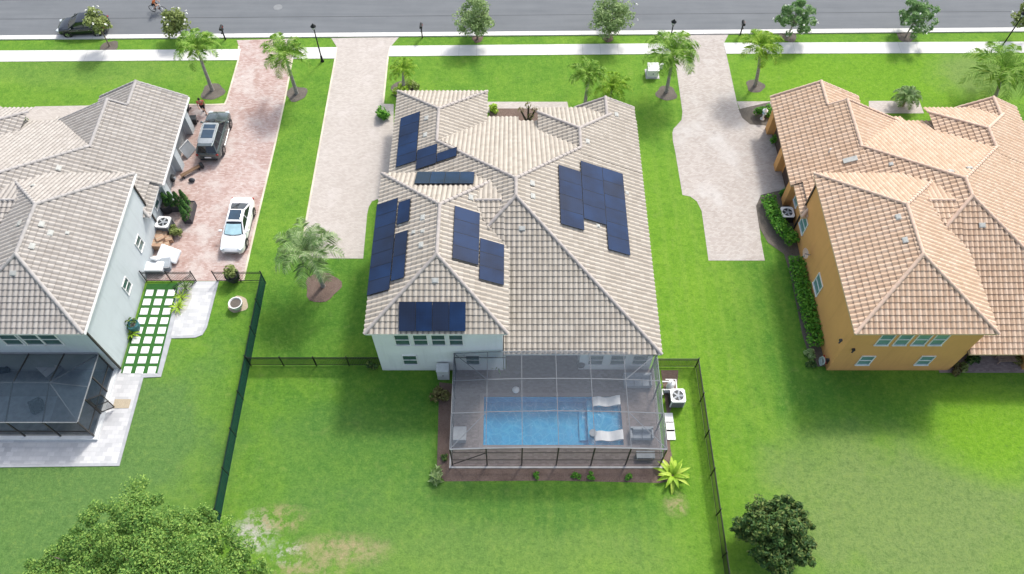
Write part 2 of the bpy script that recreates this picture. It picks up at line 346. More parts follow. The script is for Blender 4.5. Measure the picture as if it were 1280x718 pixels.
# ================================================================== THE SETTING
def lawn(name):
    g = G(name); v = g.obj(); x, y, _ = g.xyz(v)
    big = g.noise(.10, 5, .6, v); mid = g.noise(.55, 6, .65, v); fine = g.noise(7, 4, .75, v); blade = g.noise(26, 3, .8, v)
    f = g.math('ADD', g.math('ADD', g.math('MULTIPLY', big, .30), g.math('MULTIPLY', mid, .34)), g.math('ADD', g.math('MULTIPLY', fine, .30), g.math('MULTIPLY', blade, .30)))
    f = g.math('SUBTRACT', f, .07)
    c = g.ramp(f, [(.32, (.046,.135,.020)), (.50, (.102,.236,.026)), (.68, (.190,.335,.038))])
    pat = g.noise(2.6, 5, .8, v); f2 = g.noise(1.0, 6, .75, v)
    wob = g.math('MULTIPLY', g.math('SUBTRACT', g.noise(.28, 5, .65, v), .5), 1.5)
    def mask(px, py, rx, ry, lo=1.25, hi=.55, wobble=1.0):
        q = P(px, py)
        a = g.math('DIVIDE', g.math('SUBTRACT', x, q.x), rx); b = g.math('DIVIDE', g.math('SUBTRACT', y, q.y), ry)
        d = g.math('SQRT', g.math('ADD', g.math('MULTIPLY', a, a), g.math('MULTIPLY', b, b)))
        d = g.math('ADD', d, g.math('MULTIPLY', wob, wobble)); return g.mr(d, lo, hi)
    gf = g.math('ADD', g.math('MULTIPLY', fine, .5), g.math('MULTIPLY', blade, .5))
    greyg = g.ramp(gf, [(.35, (.070,.155,.040)), (.65, (.145,.260,.076))])
    dry = g.ramp(gf, [(.35, (.122,.190,.050)), (.65, (.225,.310,.108))])
    lime = g.ramp(gf, [(.35, (.110,.265,.014)), (.65, (.205,.380,.024))])
    deep = g.ramp(gf, [(.35, (.032,.120,.018)), (.65, (.066,.190,.026))])  # darker green; spots beside the houses paint their cast shade onto the grass
    sand = g.ramp(gf, [(.35, (.33,.32,.28)), (.65, (.55,.54,.49))]); straw = g.ramp(gf, [(.35, (.26,.22,.10)), (.65, (.38,.34,.19))])
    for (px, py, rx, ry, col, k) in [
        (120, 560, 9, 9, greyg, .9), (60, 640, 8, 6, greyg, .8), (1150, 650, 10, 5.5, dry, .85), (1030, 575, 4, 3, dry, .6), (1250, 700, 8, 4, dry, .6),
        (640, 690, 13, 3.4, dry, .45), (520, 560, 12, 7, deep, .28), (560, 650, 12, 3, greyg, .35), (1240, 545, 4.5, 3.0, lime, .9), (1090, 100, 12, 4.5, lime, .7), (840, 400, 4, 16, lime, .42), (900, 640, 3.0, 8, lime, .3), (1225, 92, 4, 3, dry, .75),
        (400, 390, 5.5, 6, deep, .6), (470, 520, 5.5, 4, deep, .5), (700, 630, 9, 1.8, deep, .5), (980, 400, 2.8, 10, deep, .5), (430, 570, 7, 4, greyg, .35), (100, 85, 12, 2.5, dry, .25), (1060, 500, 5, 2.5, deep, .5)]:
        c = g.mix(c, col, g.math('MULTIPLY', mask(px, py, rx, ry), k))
    # mower passes
    st = g.math('SINE', g.math('MULTIPLY', g.math('ADD', x, g.math('MULTIPLY', mid, .5)), 5.4)); c = g.mix(c, (.20,.32,.05), g.math('MULTIPLY', g.mr(st, .1, .9), g.math('MULTIPLY', mask(780, 350, 14, 22), .24)))
    c = g.mix(c, (.035,.10,.018), g.mr(pat, .50, .30, 0, .50)); c = g.mix(c, (.27,.37,.075), g.mr(pat, .52, .74, 0, .45)); c = g.mix(c, (.22,.27,.085), g.mr(f2, .56, .76, 0, .40)); c = g.mix(c, (.05,.15,.02), g.mr(f2, .44, .28, 0, .35))
    # worn, sandy patches in the grass
    br = g.noise(1.6, 6, .75, v)
    for (px, py, rx, ry, col, lo, hi) in [(318, 670, 1.5, 1.5, sand, .45, .57), (362, 692, 1.2, .8, sand, .48, .60), (425, 688, 3.2, 1.0, straw, .38, .60), (345, 650, 1.8, 1.0, straw, .45, .62), (380, 715, 3, .8, straw, .45, .65), (846, 630, .8, .8, straw, .4, .6)]:
        c = g.mix(c, col, g.math('MULTIPLY', mask(px, py, rx, ry, 1.2, .5, .6), g.mr(br, lo, hi)))
    # weeds and faint dead specks
    sp = g.noise(3.4, 4, .8, v); c = g.mix(c, (.17,.18,.075), g.mr(sp, .62, .78, 0, .5)); c = g.mix(c, (.028,.08,.014), g.mr(sp, .40, .25, 0, .55))
    g.pbr(c, .9, spec=.12, normal=g.bump(g.math('ADD', fine, blade), .9, .06)); return g.m
M['lawn'] = lawn('lawn_grass')
M['turf'] = plain('turf', (.030,.115,.022), .9, var=.25, scale=12)
def pts(l, z=0.): return [P(a, b, z) for a, b in l]
# pool rectangle (the ground sheet has a hole there)
px0, px1, py0, py1 = -1.9, 7.35, 18.75, 22.2
g_ = MB(); xs = [-1500, px0, px1, 1500]; ys = [-1500, py0, py1, 1500]
for i in range(3):
    for j in range(3):
        if i == 1 and j == 1: continue
        g_.add([(xs[i],ys[j],0),(xs[i+1],ys[j],0),(xs[i+1],ys[j+1],0),(xs[i],ys[j+1],0)], [(0,1,2,3)])
struct('ground', g_, M['lawn'])
def sheet(name, poly, mat, z): 
    a = sum(poly[i][0]*poly[(i+1)%len(poly)][1]-poly[(i+1)%len(poly)][0]*poly[i][1] for i in range(len(poly)))
    if a < 0: poly = poly[::-1]
    return struct(name, MB().add([(p[0],p[1],z) for p in poly], [tuple(range(len(poly)))]), mat)
# street: near kerb line from left to right of the photo
kl, kr = P(0, 45.5), P(1280, 35.5); sl = (kr.y-kl.y)/(kr.x-kl.x)
def yk(x): return kl.y+(x-kl.x)*sl
XA, XB = -220, 220
def strip(name, d0, d1, mat, z0, z1, xa=XA, xb=XB, solid=True):
    p = [(xa, yk(xa)+d0), (xb, yk(xb)+d0), (xb, yk(xb)+d1), (xa, yk(xa)+d1)]
    return struct(name, MB().prism(p, z0, z1), mat) if solid else sheet(name, p, mat, z1)
strip('road', 0, 8.6, M['asphalt'], 0, .008, solid=False)
strip('kerb', -.52, 0, M['concrete'], -.05, .10)
strip('kerb', 8.6, 9.1, M['concrete'], -.05, .10)
# road seams: slightly darker sealed paving joints
seam = plain('seam', (.06,.063,.068), .8)
for d in (2.3, 5.0):
    strip('road_joint', d, d+.05, seam, 0, .013, solid=False)
def ribbon(mb, seq, half, z0, z1):
    L_, R2 = [], []
    for i, p in enumerate(seq):
        a = (p-seq[i-1]).normalized() if i else None; b = (seq[i+1]-p).normalized() if i < len(seq)-1 else None
        t = ((a or b)+(b or a)).normalized(); n = Vector((-t.y, t.x, 0)); c = max(.5, n.dot(Vector((-(b or a).y, (b or a).x, 0)))); n = n*half/c
        L_.append(p+n); R2.append(p-n)
    n = len(seq); mb.loft([[(L_[i].x,L_[i].y,z0),(R2[i].x,R2[i].y,z0),(R2[i].x,R2[i].y,z1),(L_[i].x,L_[i].y,z1)] for i in range(n)]); return mb
# sidewalk pieces between driveways
def walk(pix): struct('sidewalk', MB().prism([(p.x,p.y) for p in pts(pix)], -.05, .035), M['concrete'])
lw = P(0, 63.5); lw2 = P(0, 77.5)
walk([(301, 62), (298, 75.5), (0, 77.5), (-260, 79), (-260, 66), (0, 63.8)])
walk([(366.5, 60), (365, 74), (419, 73.5), (421.5, 59.5)])
walk([(487.5, 57.8), (485, 70.8), (846, 67.7), (842, 54.6)])
walk([(904.5, 54), (908, 67.6), (1280, 66.5), (1600, 65.5), (1600, 52), (1280, 52.6)])
# driveways and their pale edging
def drive(name, pix, mat, z=.012, edges=()):
    q = pts(pix); sheet(name, q, mat, z)
    for a, b in edges:
        m = MB(); seq = [P(*pix[k]) for k in range(a, b+1)]
        ribbon(m, seq, .07, -.02, .03); struct('edging', m, M['edging'], recalc=True)
drive('driveway', [(296, 50.5), (298.5, 58), (298, 75), (290, 103), (284, 124), (281, 130.5), (262, 131.3), (236, 131), (212, 205), (190, 290), (183, 351.5), (304, 351.5), (320, 281), (344, 180), (357, 120), (365.5, 74), (367, 60), (370, 48.5)], M['paver_red'], edges=((1, 7), (11, 16)))
drive('driveway', [(414, 48), (421, 59), (419, 74), (400, 180), (383, 275), (375, 323), (454, 323.5), (459, 268), (461, 259), (465, 252), (471, 249.5), (492, 249), (492, 130.5), (479, 130), (485, 71), (488, 59), (499, 46.5)], M['paver_pale'], edges=((1, 5), (13, 15)))
drive('driveway', [(820, 42), (838, 54), (845, 83), (853, 140), (852, 150), (846, 157), (842, 161), (840.5, 166), (841, 176), (844, 190), (853, 244), (863, 246), (871, 252), (877, 264), (885.6, 326), (956, 326), (951, 300), (947, 262), (949, 250), (957, 244), (985, 238), (962, 158), (938, 155), (927, 146), (921, 128), (908, 68), (905, 54), (912, 41)], M['paver_tan'])
sheet('walkway', pts([(921, 127), (964, 127), (970, 148), (929, 147)]), M['paver_tan'], .008)
sheet('walkway', pts([(44, 133.5), (120, 132), (100, 175), (0, 178), (-40, 178)]), M['paver_pale'], .012)
sheet('walkway', pts([(606, 127.5), (709, 127.5), (712, 141), (606, 141)]), M['paver_pale'], .012)
sheet('walkway', pts([(1086, 126.5), (1149, 126.5), (1155, 142), (1086, 142)]), M['paver_pale'], .012)
sheet('planting_bed', pts([(612, 136), (698, 136), (698, 162), (612, 162)]), M['mulch'], .020)
# left neighbour: white paver path, turf with its border
path_px = [(-60, 583.5), (148, 581), (178, 471), (200, 470), (213, 422), (244, 421), (252, 418), (257, 410), (272, 352), (243, 352), (233, 376), (216, 400), (206, 425), (194, 466), (158, 466), (148, 460), (-60, 461)]
sheet('path', pts(path_px), M['paver_white'], .012)
m = MB(); seq = pts(path_px[:9])
ribbon(m, seq, .10, -.02, .05)
struct('edging', m, plain('edging_grey', (.36,.37,.39), .9), recalc=True)
sheet('planting_bed', pts([(222, 354), (240, 354), (240, 372), (233, 388), (217, 400)]), M['pad'], .016)
turf_px = [(184, 355), (224, 354.5), (197, 467), (151, 467)]
sheet('turf', pts(turf_px), M['turf'], .018)
m = MB(); u, w = P(224, 354.5), P(197, 467); m.prism([(u.x,u.y), (u.x+.3,u.y), (w.x+.3,w.y), (w.x,w.y)], -.02, .045); struct('edging', m, MATS['edging_grey'])
# beds
def blob(px, py, r, mat, z=.022, sx=1.):
    c = P(px, py); ps = []
    for k in range(20):
        a = 2*PI*k/20; rr = r*(1+.09*math.sin(3*a+px)+.06*math.sin(5*a+py)); ps.append((c.x+rr*sx*math.cos(a), c.y+rr*math.sin(a)))
    sheet('planting_bed', ps, mat, z)
sheet('planting_bed', pts([(549, 478), (566, 480), (566, 580), (700, 580), (828, 578), (834, 520), (826, 463), (848, 463), (846, 490), (836, 520), (838, 560), (846, 600), (826, 604), (690, 601), (556, 602), (546, 590)]), M['mulch'], .014)
for a in ((266, 115, 1.0, 'mulch_dark'), (371, 117.5, .9, 'mulch_dark'), (403, 359, 1.3, 'mulch'), (833, 117, .9, 'mulch_dark'), (944, 108, .8, 'mulch_dark'), (137, 59, .8, 'mulch_dark'), (985, 45.5, .8, 'mulch_dark'), (1132, 46.3, .8, 'mulch_dark'), (597, 49, .5, 'mulch'), (760, 48.5, .5, 'mulch'), (298, 381, .7, 'mat_tan'), (503, 112, 1.0, 'mulch_dark'), ):
    blob(a[0], a[1], a[2], M[a[3]])
sheet('planting_bed', pts([(923, 137), (962, 128), (975, 158), (938, 156), (928, 148)]), M['mulch_dark'], .024)
sheet('planting_bed', pts([(945, 258), (951, 244), (985, 236), (1036, 458), (1016, 459), (1003, 420), (988, 345), (980, 318), (960, 304), (949, 285)]), M['mulch_dark'], .026)
# lanai floor of the orange house
sheet('patio', [(29.6, 24.0), (41, 24.0), (41, 28.6), (29.6, 28.6)], M['paver_lanai'], .030)
# main pool deck, pool shell, water
dk = MB(); cx0, cx1, cy0, cy1 = -3.95, 9.72, 17.3, 24.3
for a in ((cx0, px0, cy0, cy1), (px1, cx1, cy0, cy1), (px0, px1, cy0, py0), (px0, px1, py1, cy1), (-.4, 4.6, cy1, 28.5)):
    dk.bb(*a, -.02, .035)
struct('pool_deck', dk, M['paver_deck'])
kb = MB()
for a in ((cx0-.12, cx0-.003, cy0-.12, cy1), (cx1+.003, cx1+.12, cy0-.12, cy1), (cx0-.003, cx1+.003, cy0-.12, cy0-.003)): kb.bb(*a, -.02, .06)
struct('deck_edging', kb, M['pad'])
sh = MB(); zb = -1.0
sh.add([(px0,py0,zb),(px1,py0,zb),(px1,py1,zb),(px0,py1,zb),(px0,py0,.03),(px1,py0,.03),(px1,py1,.03),(px0,py1,.03)], [(0,1,2,3),(0,4,5,1),(1,5,6,2),(2,6,7,3),(3,7,4,0)])
sh.bb(5.1, px1-.01, py0+.01, py1-.01, zb+.01, -.42)          # shallow ledge
sh.bb(4.55, 5.09, 19.4, 21.5, zb+.01, -.82)                  # steps
sh.bb(px0+.01, -.7, py0+.01, 19.9, zb+.01, -.55)
struct('pool', sh, M['pool'])
cop = MB()
for a in ((px0-.28, px0, py0-.28, py1+.28), (px1, px1+.28, py0-.28, py1+.28), (px0, px1, py0-.28, py0), (px0, px1, py1, py1+.28)): cop.bb(*a, .0, .055)
struct('pool_coping', cop, plain('coping', (.24,.20,.185), .8))
wt = MB(); n = 60
wt.add([(px0+.003,py0+.003,-.07),(px1-.003,py0+.003,-.07),(px1-.003,py1-.003,-.07),(px0+.003,py1-.003,-.07)], [(0,1,2,3)])
struct('water', wt, M['water'])
# ================================================================== HOUSES
TW, TL = .345, .40
PROF = [(0,0.),(.12,.036),(.3,.06),(.48,.036),(.6,0.),(.8,-.012)]
class House:
    def __init__(s, root, fx, tile, flip):
        s.root = root; s.fx = fx; s.tile = tile; s.faces = []; s.flip = flip; s.bms = bmesh.new(); s.uvl = s.bms.loops.layers.uv.new('UVMap'); s.caps = []; s.ox = Vector(root.location)
    def mp(s, p): return Vector((s.fx(p[0]), p[1], p[2]))
    def face(s, poly, tiles=True):
        q = [s.mp(p) for p in poly]
        n = (q[1]-q[0]).cross(q[2]-q[0]).normalized()
        if n.z < 0: n = -n; q = q[::-1]
        s.faces.append((q, n))
        u = Vector((0,0,1)).cross(n).normalized(); v = n.cross(u); o = q[0]
        U = [p.dot(u) for p in q]; V = [(p-o).dot(v) for p in q]; vb = min(V)
        i0, i1 = int(math.floor(min(U)/TW)), int(math.ceil(max(U)/TW)); j1 = int(math.ceil((max(V)-vb)/TL))
        bm = bmesh.new(); uvl = bm.loops.layers.uv.new('UVMap'); us = []
        for i in range(i0, i1): us += [((i+a)*TW, h, i+a) for a, h in PROF]
        us.append((i1*TW, 0, i1)); ou = o.dot(u); rows = []; uvs = {}
        for j in range(j1):
            for fr, lift in ((0., .05), (1., .004)):
                r = []
                for (uu, h, ut) in us:
                    ve = bm.verts.new(o+u*(uu-ou)+v*(vb+(j+fr)*TL)+n*(h+lift)); uvs[ve] = (ut, j+fr*.999+(.001 if fr == 0 else 0)); r.append(ve)
                rows.append(r)
        for a, b in zip(rows[:-1], rows[1:]):
            for k in range(len(us)-1):
                f = bm.faces.new((a[k], a[k+1], b[k+1], b[k]))
                for lp in f.loops: lp[uvl].uv = uvs[lp.vert]
        for a, b in zip(q, q[1:]+q[:1]):
            e = b-a
            if e.length < 1e-4: continue
            no = e.normalized().cross(n)
            bmesh.ops.bisect_plane(bm, geom=bm.verts[:]+bm.edges[:]+bm.faces[:], plane_co=a+no*.02, plane_no=no, clear_outer=True)
        me = bpy.data.meshes.new('tmp'); bm.to_mesh(me); bm.free(); s.bms.from_mesh(me); bpy.data.meshes.remove(me)
    def cap(s, a, b, r=.115):
        a, b = s.mp(a), s.mp(b); d = b-a; L = d.length; n = max(1, int(L/.42)); d.normalize(); up = Vector((0,0,1)); sd = d.cross(up).normalized(); w = sd.cross(d)
        if b.z < a.z: pass
        for k in range(n):
            p = a+d*(L*k/n); q = a+d*(L*(k+1.12)/n); ring = []; cm = cm if k else MB()
            for c, rr, lift in ((p, r, .075), (q, r*1.18, .095)):
                ring.append([c+w*(lift-.05)+(sd*math.cos(PI*t/6)*rr+w*math.sin(PI*t/6)*rr*.9) for t in range(7)])
            vs = ring[0]+ring[1]; cm.add(vs, [(t,t+1,8+t,7+t) for t in range(6)]+[tuple(range(6,-1,-1)), tuple(range(7,14))])
        s.caps.append(cm)
    def hip(s, x0, x1, y0, y1, z, p, front='hip', rear='hip', caps=True, cap0=-99, fcap=True):
        c, h = (x0+x1)/2, (x1-x0)/2; zr = z+p*h
        ya = y0+h if rear == 'hip' else y0; yb = y1-h if front == 'hip' else y1
        s.face([(x0,y0,z),(x0,y1,z),(c,yb,zr),(c,ya,zr)]); s.face([(x1,y0,z),(x1,y1,z),(c,yb,zr),(c,ya,zr)])
        if yb-ya > .1: s.cap((c,max(ya,cap0),zr),(c,yb,zr))
        if rear == 'hip':
            s.face([(x0,y0,z),(c,ya,zr),(x1,y0,z)]); s.cap((x0,y0,z),(c,ya,zr)); s.cap((x1,y0,z),(c,ya,zr))
        if front == 'hip':
            s.face([(x0,y1,z),(c,yb,zr),(x1,y1,z)]); s.cap((x0,y1,z),(c,yb,zr)); s.cap((x1,y1,z),(c,yb,zr))
        if front == 'gable':
            k = 1-(c+6.1)/h if not fcap else 0
            s.cap((x0+h*(3.6/h if not fcap else 0),y1,z+p*h*(3.6/h if not fcap else 0)),(c,yb,zr),.09); s.cap((x1,y1,z),(c,yb,zr),.09)
    def hit(s, px, py):
        d = ray(px, py); o = Vector((0,0,HC)); best = None
        for q, n in s.faces:
            dn = d.dot(n)
            if abs(dn) < 1e-6: continue
            t = (q[0]-o).dot(n)/dn; p = o+d*t; ok = True
            for a, b in zip(q, q[1:]+q[:1]):
                if (b-a).cross(n).dot(p-a) > .15: ok = False; break
            if ok and (best is None or t < best[2]): best = (p, n, t)
        return best
    def finish(s, label=None):
        bmesh.ops.translate(s.bms, verts=s.bms.verts[:], vec=-s.ox)
        me = bpy.data.meshes.new('roof'); s.bms.to_mesh(me); s.bms.free(); me.materials.append(s.tile)
        me.polygons.foreach_set('use_smooth', [True]*len(me.polygons)); me.set_sharp_from_angle(angle=R(50))
        o = bpy.data.objects.new('roof', me); COL.objects.link(o); o.parent = s.root; s.roof = o
        for cm in s.caps: cm.build('ridge_cap', s.cap_mat, o, off=s.ox, smooth=True, recalc=True)
    def part(s, name, mb, mat, parent=None, **kw): return mb.build(name, mat, parent if parent is not None else s.root, off=s.ox, **kw)
    def bbx(s, mb, x0, x1, y0, y1, z0, z1): return mb.bb(s.fx(x0), s.fx(x1), y0, y1, z0, z1)
    def vent(s, px, py, w=.44, l=.34):
        h = s.hit(px, py)
        if not h: print('vent miss', px, py); return
        p, n, _ = h; u = Vector((0,0,1)).cross(n).normalized(); v = n.cross(u); Mx = Matrix((u, v, n)).transposed()
        mb = MB(); mb.box(p+n*.07, (w, l, .07), M=Mx); mb.box(p+n*.115-v*.02, (w*.8, l*.6, .03), M=Mx)
        s.part('roof_vent', mb, M['vent'], bevel=.02)
    def pipe(s, px, py):
        h = s.hit(px, py)
        if h: s.part('vent_pipe', MB().tube([h[0]-Vector((0,0,.1)), h[0]+Vector((0,0,.45))], .05), M['white_trim'])
    def window(s, a0, a1, z0, z1, plane, out, axis, pane=None, trim=None):
        # framed, recessed sash window on a wall: axis 'x' = wall facing +-y at y=plane, 'y' = side wall at x=plane
        fr = MB(); gl = MB()
        def bx(m, u0, u1, w0, w1, d0, d1):
            d0, d1 = plane+out*d0, plane+out*d1
            (m.bb(u0,u1,d0,d1,w0,w1) if axis == 'x' else m.bb(d0,d1,u0,u1,w0,w1))
        t = .05
        bx(fr, a0-t, a1+t, z1, z1+t, .005, .07); bx(fr, a0-t-.03, a1+t+.03, z0-t, z0, .005, .11); bx(fr, a0-t, a0, z0, z1, .005, .07); bx(fr, a1, a1+t, z0, z1, .005, .07)
        zm = (z0+z1)/2; bx(fr, a0, a1, zm-.025, zm+.025, .012, .055); bx(gl, a0, a1, z0, z1, .004, .02)
        f = s.part('window', fr, trim or M['white_trim']); s.part('pane', gl, pane or M['glass'], f); return f
M['vent'] = plain('vent', (.40,.405,.38), .8)
def make_house(root, fx, tile, cap_mat, style, wall, trim, lower_left=True):
    H = House(root, fx, tile, False); H.cap_mat = cap_mat
    p = .475
    H.hip(-9.28, -.25, 23.8, 36.8, 6.0, .50)                                                # upper storey
    bx0 = -8.9
    c, h = .27, 9.63; zr = 3+p*h                                                            # big lower roof
    H.face([(bx0,36.5,3+p*(bx0+9.36)), (bx0,44.7,3+p*(bx0+9.36)), (c,44.7-h,zr), (c,33.53,zr), (-3.2, 33.53-.0, 3+p*6.16), ( -6.2,36.5,3+p*3.16)] if False else [(bx0,24.4,3+p*(bx0+9.36)),(bx0,44.7,3+p*(bx0+9.36)),(c,44.7-h,zr),(c,23.9+h,zr)])
    H.face([(9.9,23.9,3),(9.9,44.7,3),(c,44.7-h,zr),(c,23.9+h,zr)])
    H.face([(-.52,23.9,3),(9.9,23.9,3),(c,23.9+h,zr),(-.52,32.74,3+p*8.84)]); H.face([(-1.6,29,3+p*5.1),(-.562,29,3+p*5.1),(-.562,32.70,3+p*8.80),(-1.6,31.66,3+p*7.76)])
    H.face([(bx0,44.7,3),(9.9,44.7,3),(c,44.7-h,zr)])
    H.cap((9.9,23.9,3),(c,23.9+h,zr)); H.cap((c,23.9+h,zr),(c,44.7-h,zr)); H.cap((-1.9,31.36,3+p*7.46),(c,23.9+h,zr)); H.cap((-5.68 if style == 'main' else -4.8,41.02 if style == 'main' else 40.14,3+p*(3.68 if style == 'main' else 4.56)),(c,44.7-h,zr)); H.cap((5.1,39.9,3+p*4.8),(c,44.7-h,zr))
    H.face([(-2.0,44.6,3.05),(.5,44.6,3.05),(.5,45.5,3.05-.9*p),(-2.0,45.5,3.05-.9*p)])
    # cricket between the two roofs
    H.face([(-2.7,33.5,7.17),(-.5,33.5,7.17),(-1.58,35.7,6.70)]); H.face([(-2.7,33.5,7.17),(-.5,33.5,7.17),(-1.52,31.4,6.72)]); H.cap((-2.5,33.5,7.17),(-.75,33.5,7.17),.09)
    # right front wing with its little gable
    H.face([(2.06,38.5,3.856),(5.1,38.5,5.30),(5.1,41.8,5.30),(2.06,44.84,3.856)]); H.face([(5.1,41.8,5.30),(2.06,44.84,3.856),(2.06,45.7,3.4475),(9.0,45.7,3.4475)])
    H.face([(5.1,39.3,5.30),(9.84,39.3,3.0485),(9.84,45.7,3.0485),(9.0,45.7,3.4475),(5.1,41.8,5.30)])
    H.cap((5.1,39.85,5.30),(5.1,41.8,5.30)); H.cap((5.1,41.8,5.30),(2.06,44.84,3.856)); H.cap((5.1,41.8,5.30),(7.7,44.4,4.065))
    H.hip(5.0, 9.84, 42.0, 46.1, 3.05, .475, 'gable', 'none', cap0=44.0)
    if style == 'main':
        H.hip(-9.36, -2.0, 36.5, 48.0, 3.02, .475, 'hip', 'none', cap0=41.0)
    else:
        H.hip(-9.7, .1, 38.3, 44.9, 2.86, .475, 'gable', 'none', cap0=40.0, fcap=False); g1 = 2.86+.475*3.6; H.face([(-9.7,44.94,2.86),(-9.7,47.5,2.86),(-6.1,47.5,g1),(-6.1,44.94,g1)]); H.face([(-2.5,44.6,2.86),(-2.5,47.5,2.86),(-6.1,47.5,g1),(-6.1,44.6,g1)]); H.cap((-6.1,44.95,g1),(-6.1,47.5,g1)); H.cap((-9.7,47.5,2.86),(-6.1,47.5,g1),.09); H.cap((-2.5,47.5,2.86),(-6.1,47.5,g1),.09)
        H.hip(-9.45, -5.0, 35.3, 38.9, 2.80, .475, 'none', 'hip')
    H.finish()
    # ---- soffits / fascia
    so = MB(); B = H.bbx
    B(so, -9.24, -.29, 23.84, 36.76, 5.78, 5.99); B(so, -.52, 9.85, 23.95, 44.6, 2.78, 2.98)
    B(so, 5.03, 9.79, 44.55, 46.03, 2.77, 2.97)
    if style == 'main': B(so, -9.31, -2.05, 36.9, 47.95, 2.779, 2.979)
    else: B(so, -9.65, .05, 38.33, 44.85, 2.63, 2.83); B(so, -9.65, -2.55, 44.853, 47.4, 2.632, 2.832); B(so, -9.40, -5.0, 35.35, 38.327, 2.57, 2.77)
    H.part('fascia', so, trim)
    # ---- walls
    w = MB(); B(w, -8.98, -.6, 24.2, 36.4, 0, 5.8)
    lo = [(-.55,24.25),(-.45,24.25),(-.45,28.4),(4.6,28.4),(4.6,24.25),(9.5,24.25),(9.5,45.6),(5.4,45.6),(5.4,44.4),(2.4,44.4),(2.4,43.6),(-2.3,43.6)]
    lo += [(-2.3,47.6),(-8.97,47.6),(-8.97,36.3),(-.55,36.3)] if style == 'main' else [(-2.8,43.6),(-2.8,47.1),(-8.9,47.1),(-8.9,35.7),(-.55,35.7)]
    w.prism([(H.fx(a),b) for a, b in lo], 0, 2.62)
    # gable ends
    def gable(x0, x1, y, z, zr):
        c = (x0+x1)/2; a = [H.mp((x0,y,z)), H.mp((x1,y,z)), H.mp((c,y,zr))]; k = Vector((0,-.15,0)); w.add(a+[q+k for q in a], [(0,1,2),(5,4,3),(0,3,4,1),(1,4,5,2),(2,5,3,0)])
    gable(5.2, 9.6, 45.75, 2.97, 4.1)
    if style != 'main': gable(-9.4, -2.8, 47.2, 2.82, 4.45); gable(-9.4, -.2, 44.6, 2.82, 5.05)
    H.part('wall', w, wall, recalc=True)
    return H
# ---------- main house
r = thing('solar_house', 'white two storey house with pale tile hip roof covered in dark solar panels', 'house', (0, 34, 0))
Hm = make_house(r, lambda x: x, M['tile_main'], plain('cap_main', (.38,.345,.32), .85, var=.15, scale=3), 'main', M['white_stucco'], M['white_trim'])
for (a, b) in ((495, 512), (518, 534.5), (540.5, 556.5), (562.5, 578.5)):
    Hm.window(PY(a, 428, 24.2).x, PY(b, 428, 24.2).x, 3.85, 5.2, 24.2, -1, 'x')
for (a, b) in ((504.5, 521), (583, 599)):
    Hm.window(PY(a, 450, 24.2).x, PY(b, 450, 24.2).x, 1.0, 2.3, 24.2, -1, 'x')
for a in (5.2, 6.7, 8.2): Hm.window(a, a+.95, .9, 2.2, 24.25, -1, 'x')
m = MB(); 
for a in (0, 1.25, 2.5, 3.75): m.bb(-.4+a, -.4+a+1.2, 28.34, 28.38, .05, 2.3)
dgl = Hm.part('sliding_door', m, M['glass'])
for q in [(533.7,148.5),(532,169.5),(588,247.5),(665,230),(665.6,246),(734,177.5),(770,144),(652.5,286),(529,273),(527,307),(544,351)]: Hm.vent(*q)
for q in [(517.5,291),(529,290),(501,281),(747,283),(783,242)]: Hm.vent(q[0], q[1], .28, .28)
# solar modules: measured on the slope they lie on, laid out as rows x columns
def solar(H, corners, nu, nv, parent=None):
    cx = sum(c[0] for c in corners)/4; cy = sum(c[1] for c in corners)/4
    h = H.hit(cx, cy); n = h[1]; u = Vector((0,0,1)).cross(n).normalized(); v = n.cross(u); o = Vector((0,0,HC)); base = h[0]+n*.17; Q = []
    for c in corners:
        d = ray(*c); t = (base-o).dot(n)/d.dot(n); q = o+d*t-base; Q.append((q.dot(u), q.dot(v)))
    us = sorted(q[0] for q in Q); vs = sorted(q[1] for q in Q); u0, u1 = (us[0]+us[1])/2, (us[2]+us[3])/2; v0, v1 = (vs[0]+vs[1])/2, (vs[2]+vs[3])/2
    du, dv = (u1-u0)/nu, (v1-v0)/nv; Mx = Matrix((u, v, n)).transposed()
    print('module', round(du,2), round(dv,2))
    for i in range(nu):
        for j in range(nv):
            c = base+u*(u0+du*(i+.5))+v*(v0+dv*(j+.5)); mb = MB(); mb.box(c, (du-.012, dv-.012, .04), M=Mx)
            # mounting rails and feet below
            for s_ in (-.28, .28): mb.box(c+u*du*s_-n*.055, (.05, dv-.05, .06), M=Mx); mb.box(c+u*du*s_-n*.09, (.06, .06, .12), M=Mx)
            f = H.part('solar_panel', mb, M['pv_frame'])
            a, b = du/2-.02, dv/2-.02; k = n*.0225; me = bpy.data.meshes.new('cells')
            me.from_pydata([tuple(c+u*x+v*y+k-H.ox) for x, y in ((-a,-b),(a,-b),(a,b),(-a,b))], [], [(0,1,2,3)])
            ul = me.uv_layers.new(name='UVMap'); UV = [(0,0),(1,0),(1,1),(0,1)] if du < dv else [(0,0),(0,1),(1,1),(1,0)]
            for kk in range(4): ul.data[kk].uv = UV[kk]
            me.materials.append(M['pv']); ob = bpy.data.objects.new('cells', me); COL.objects.link(ob); ob.parent = f
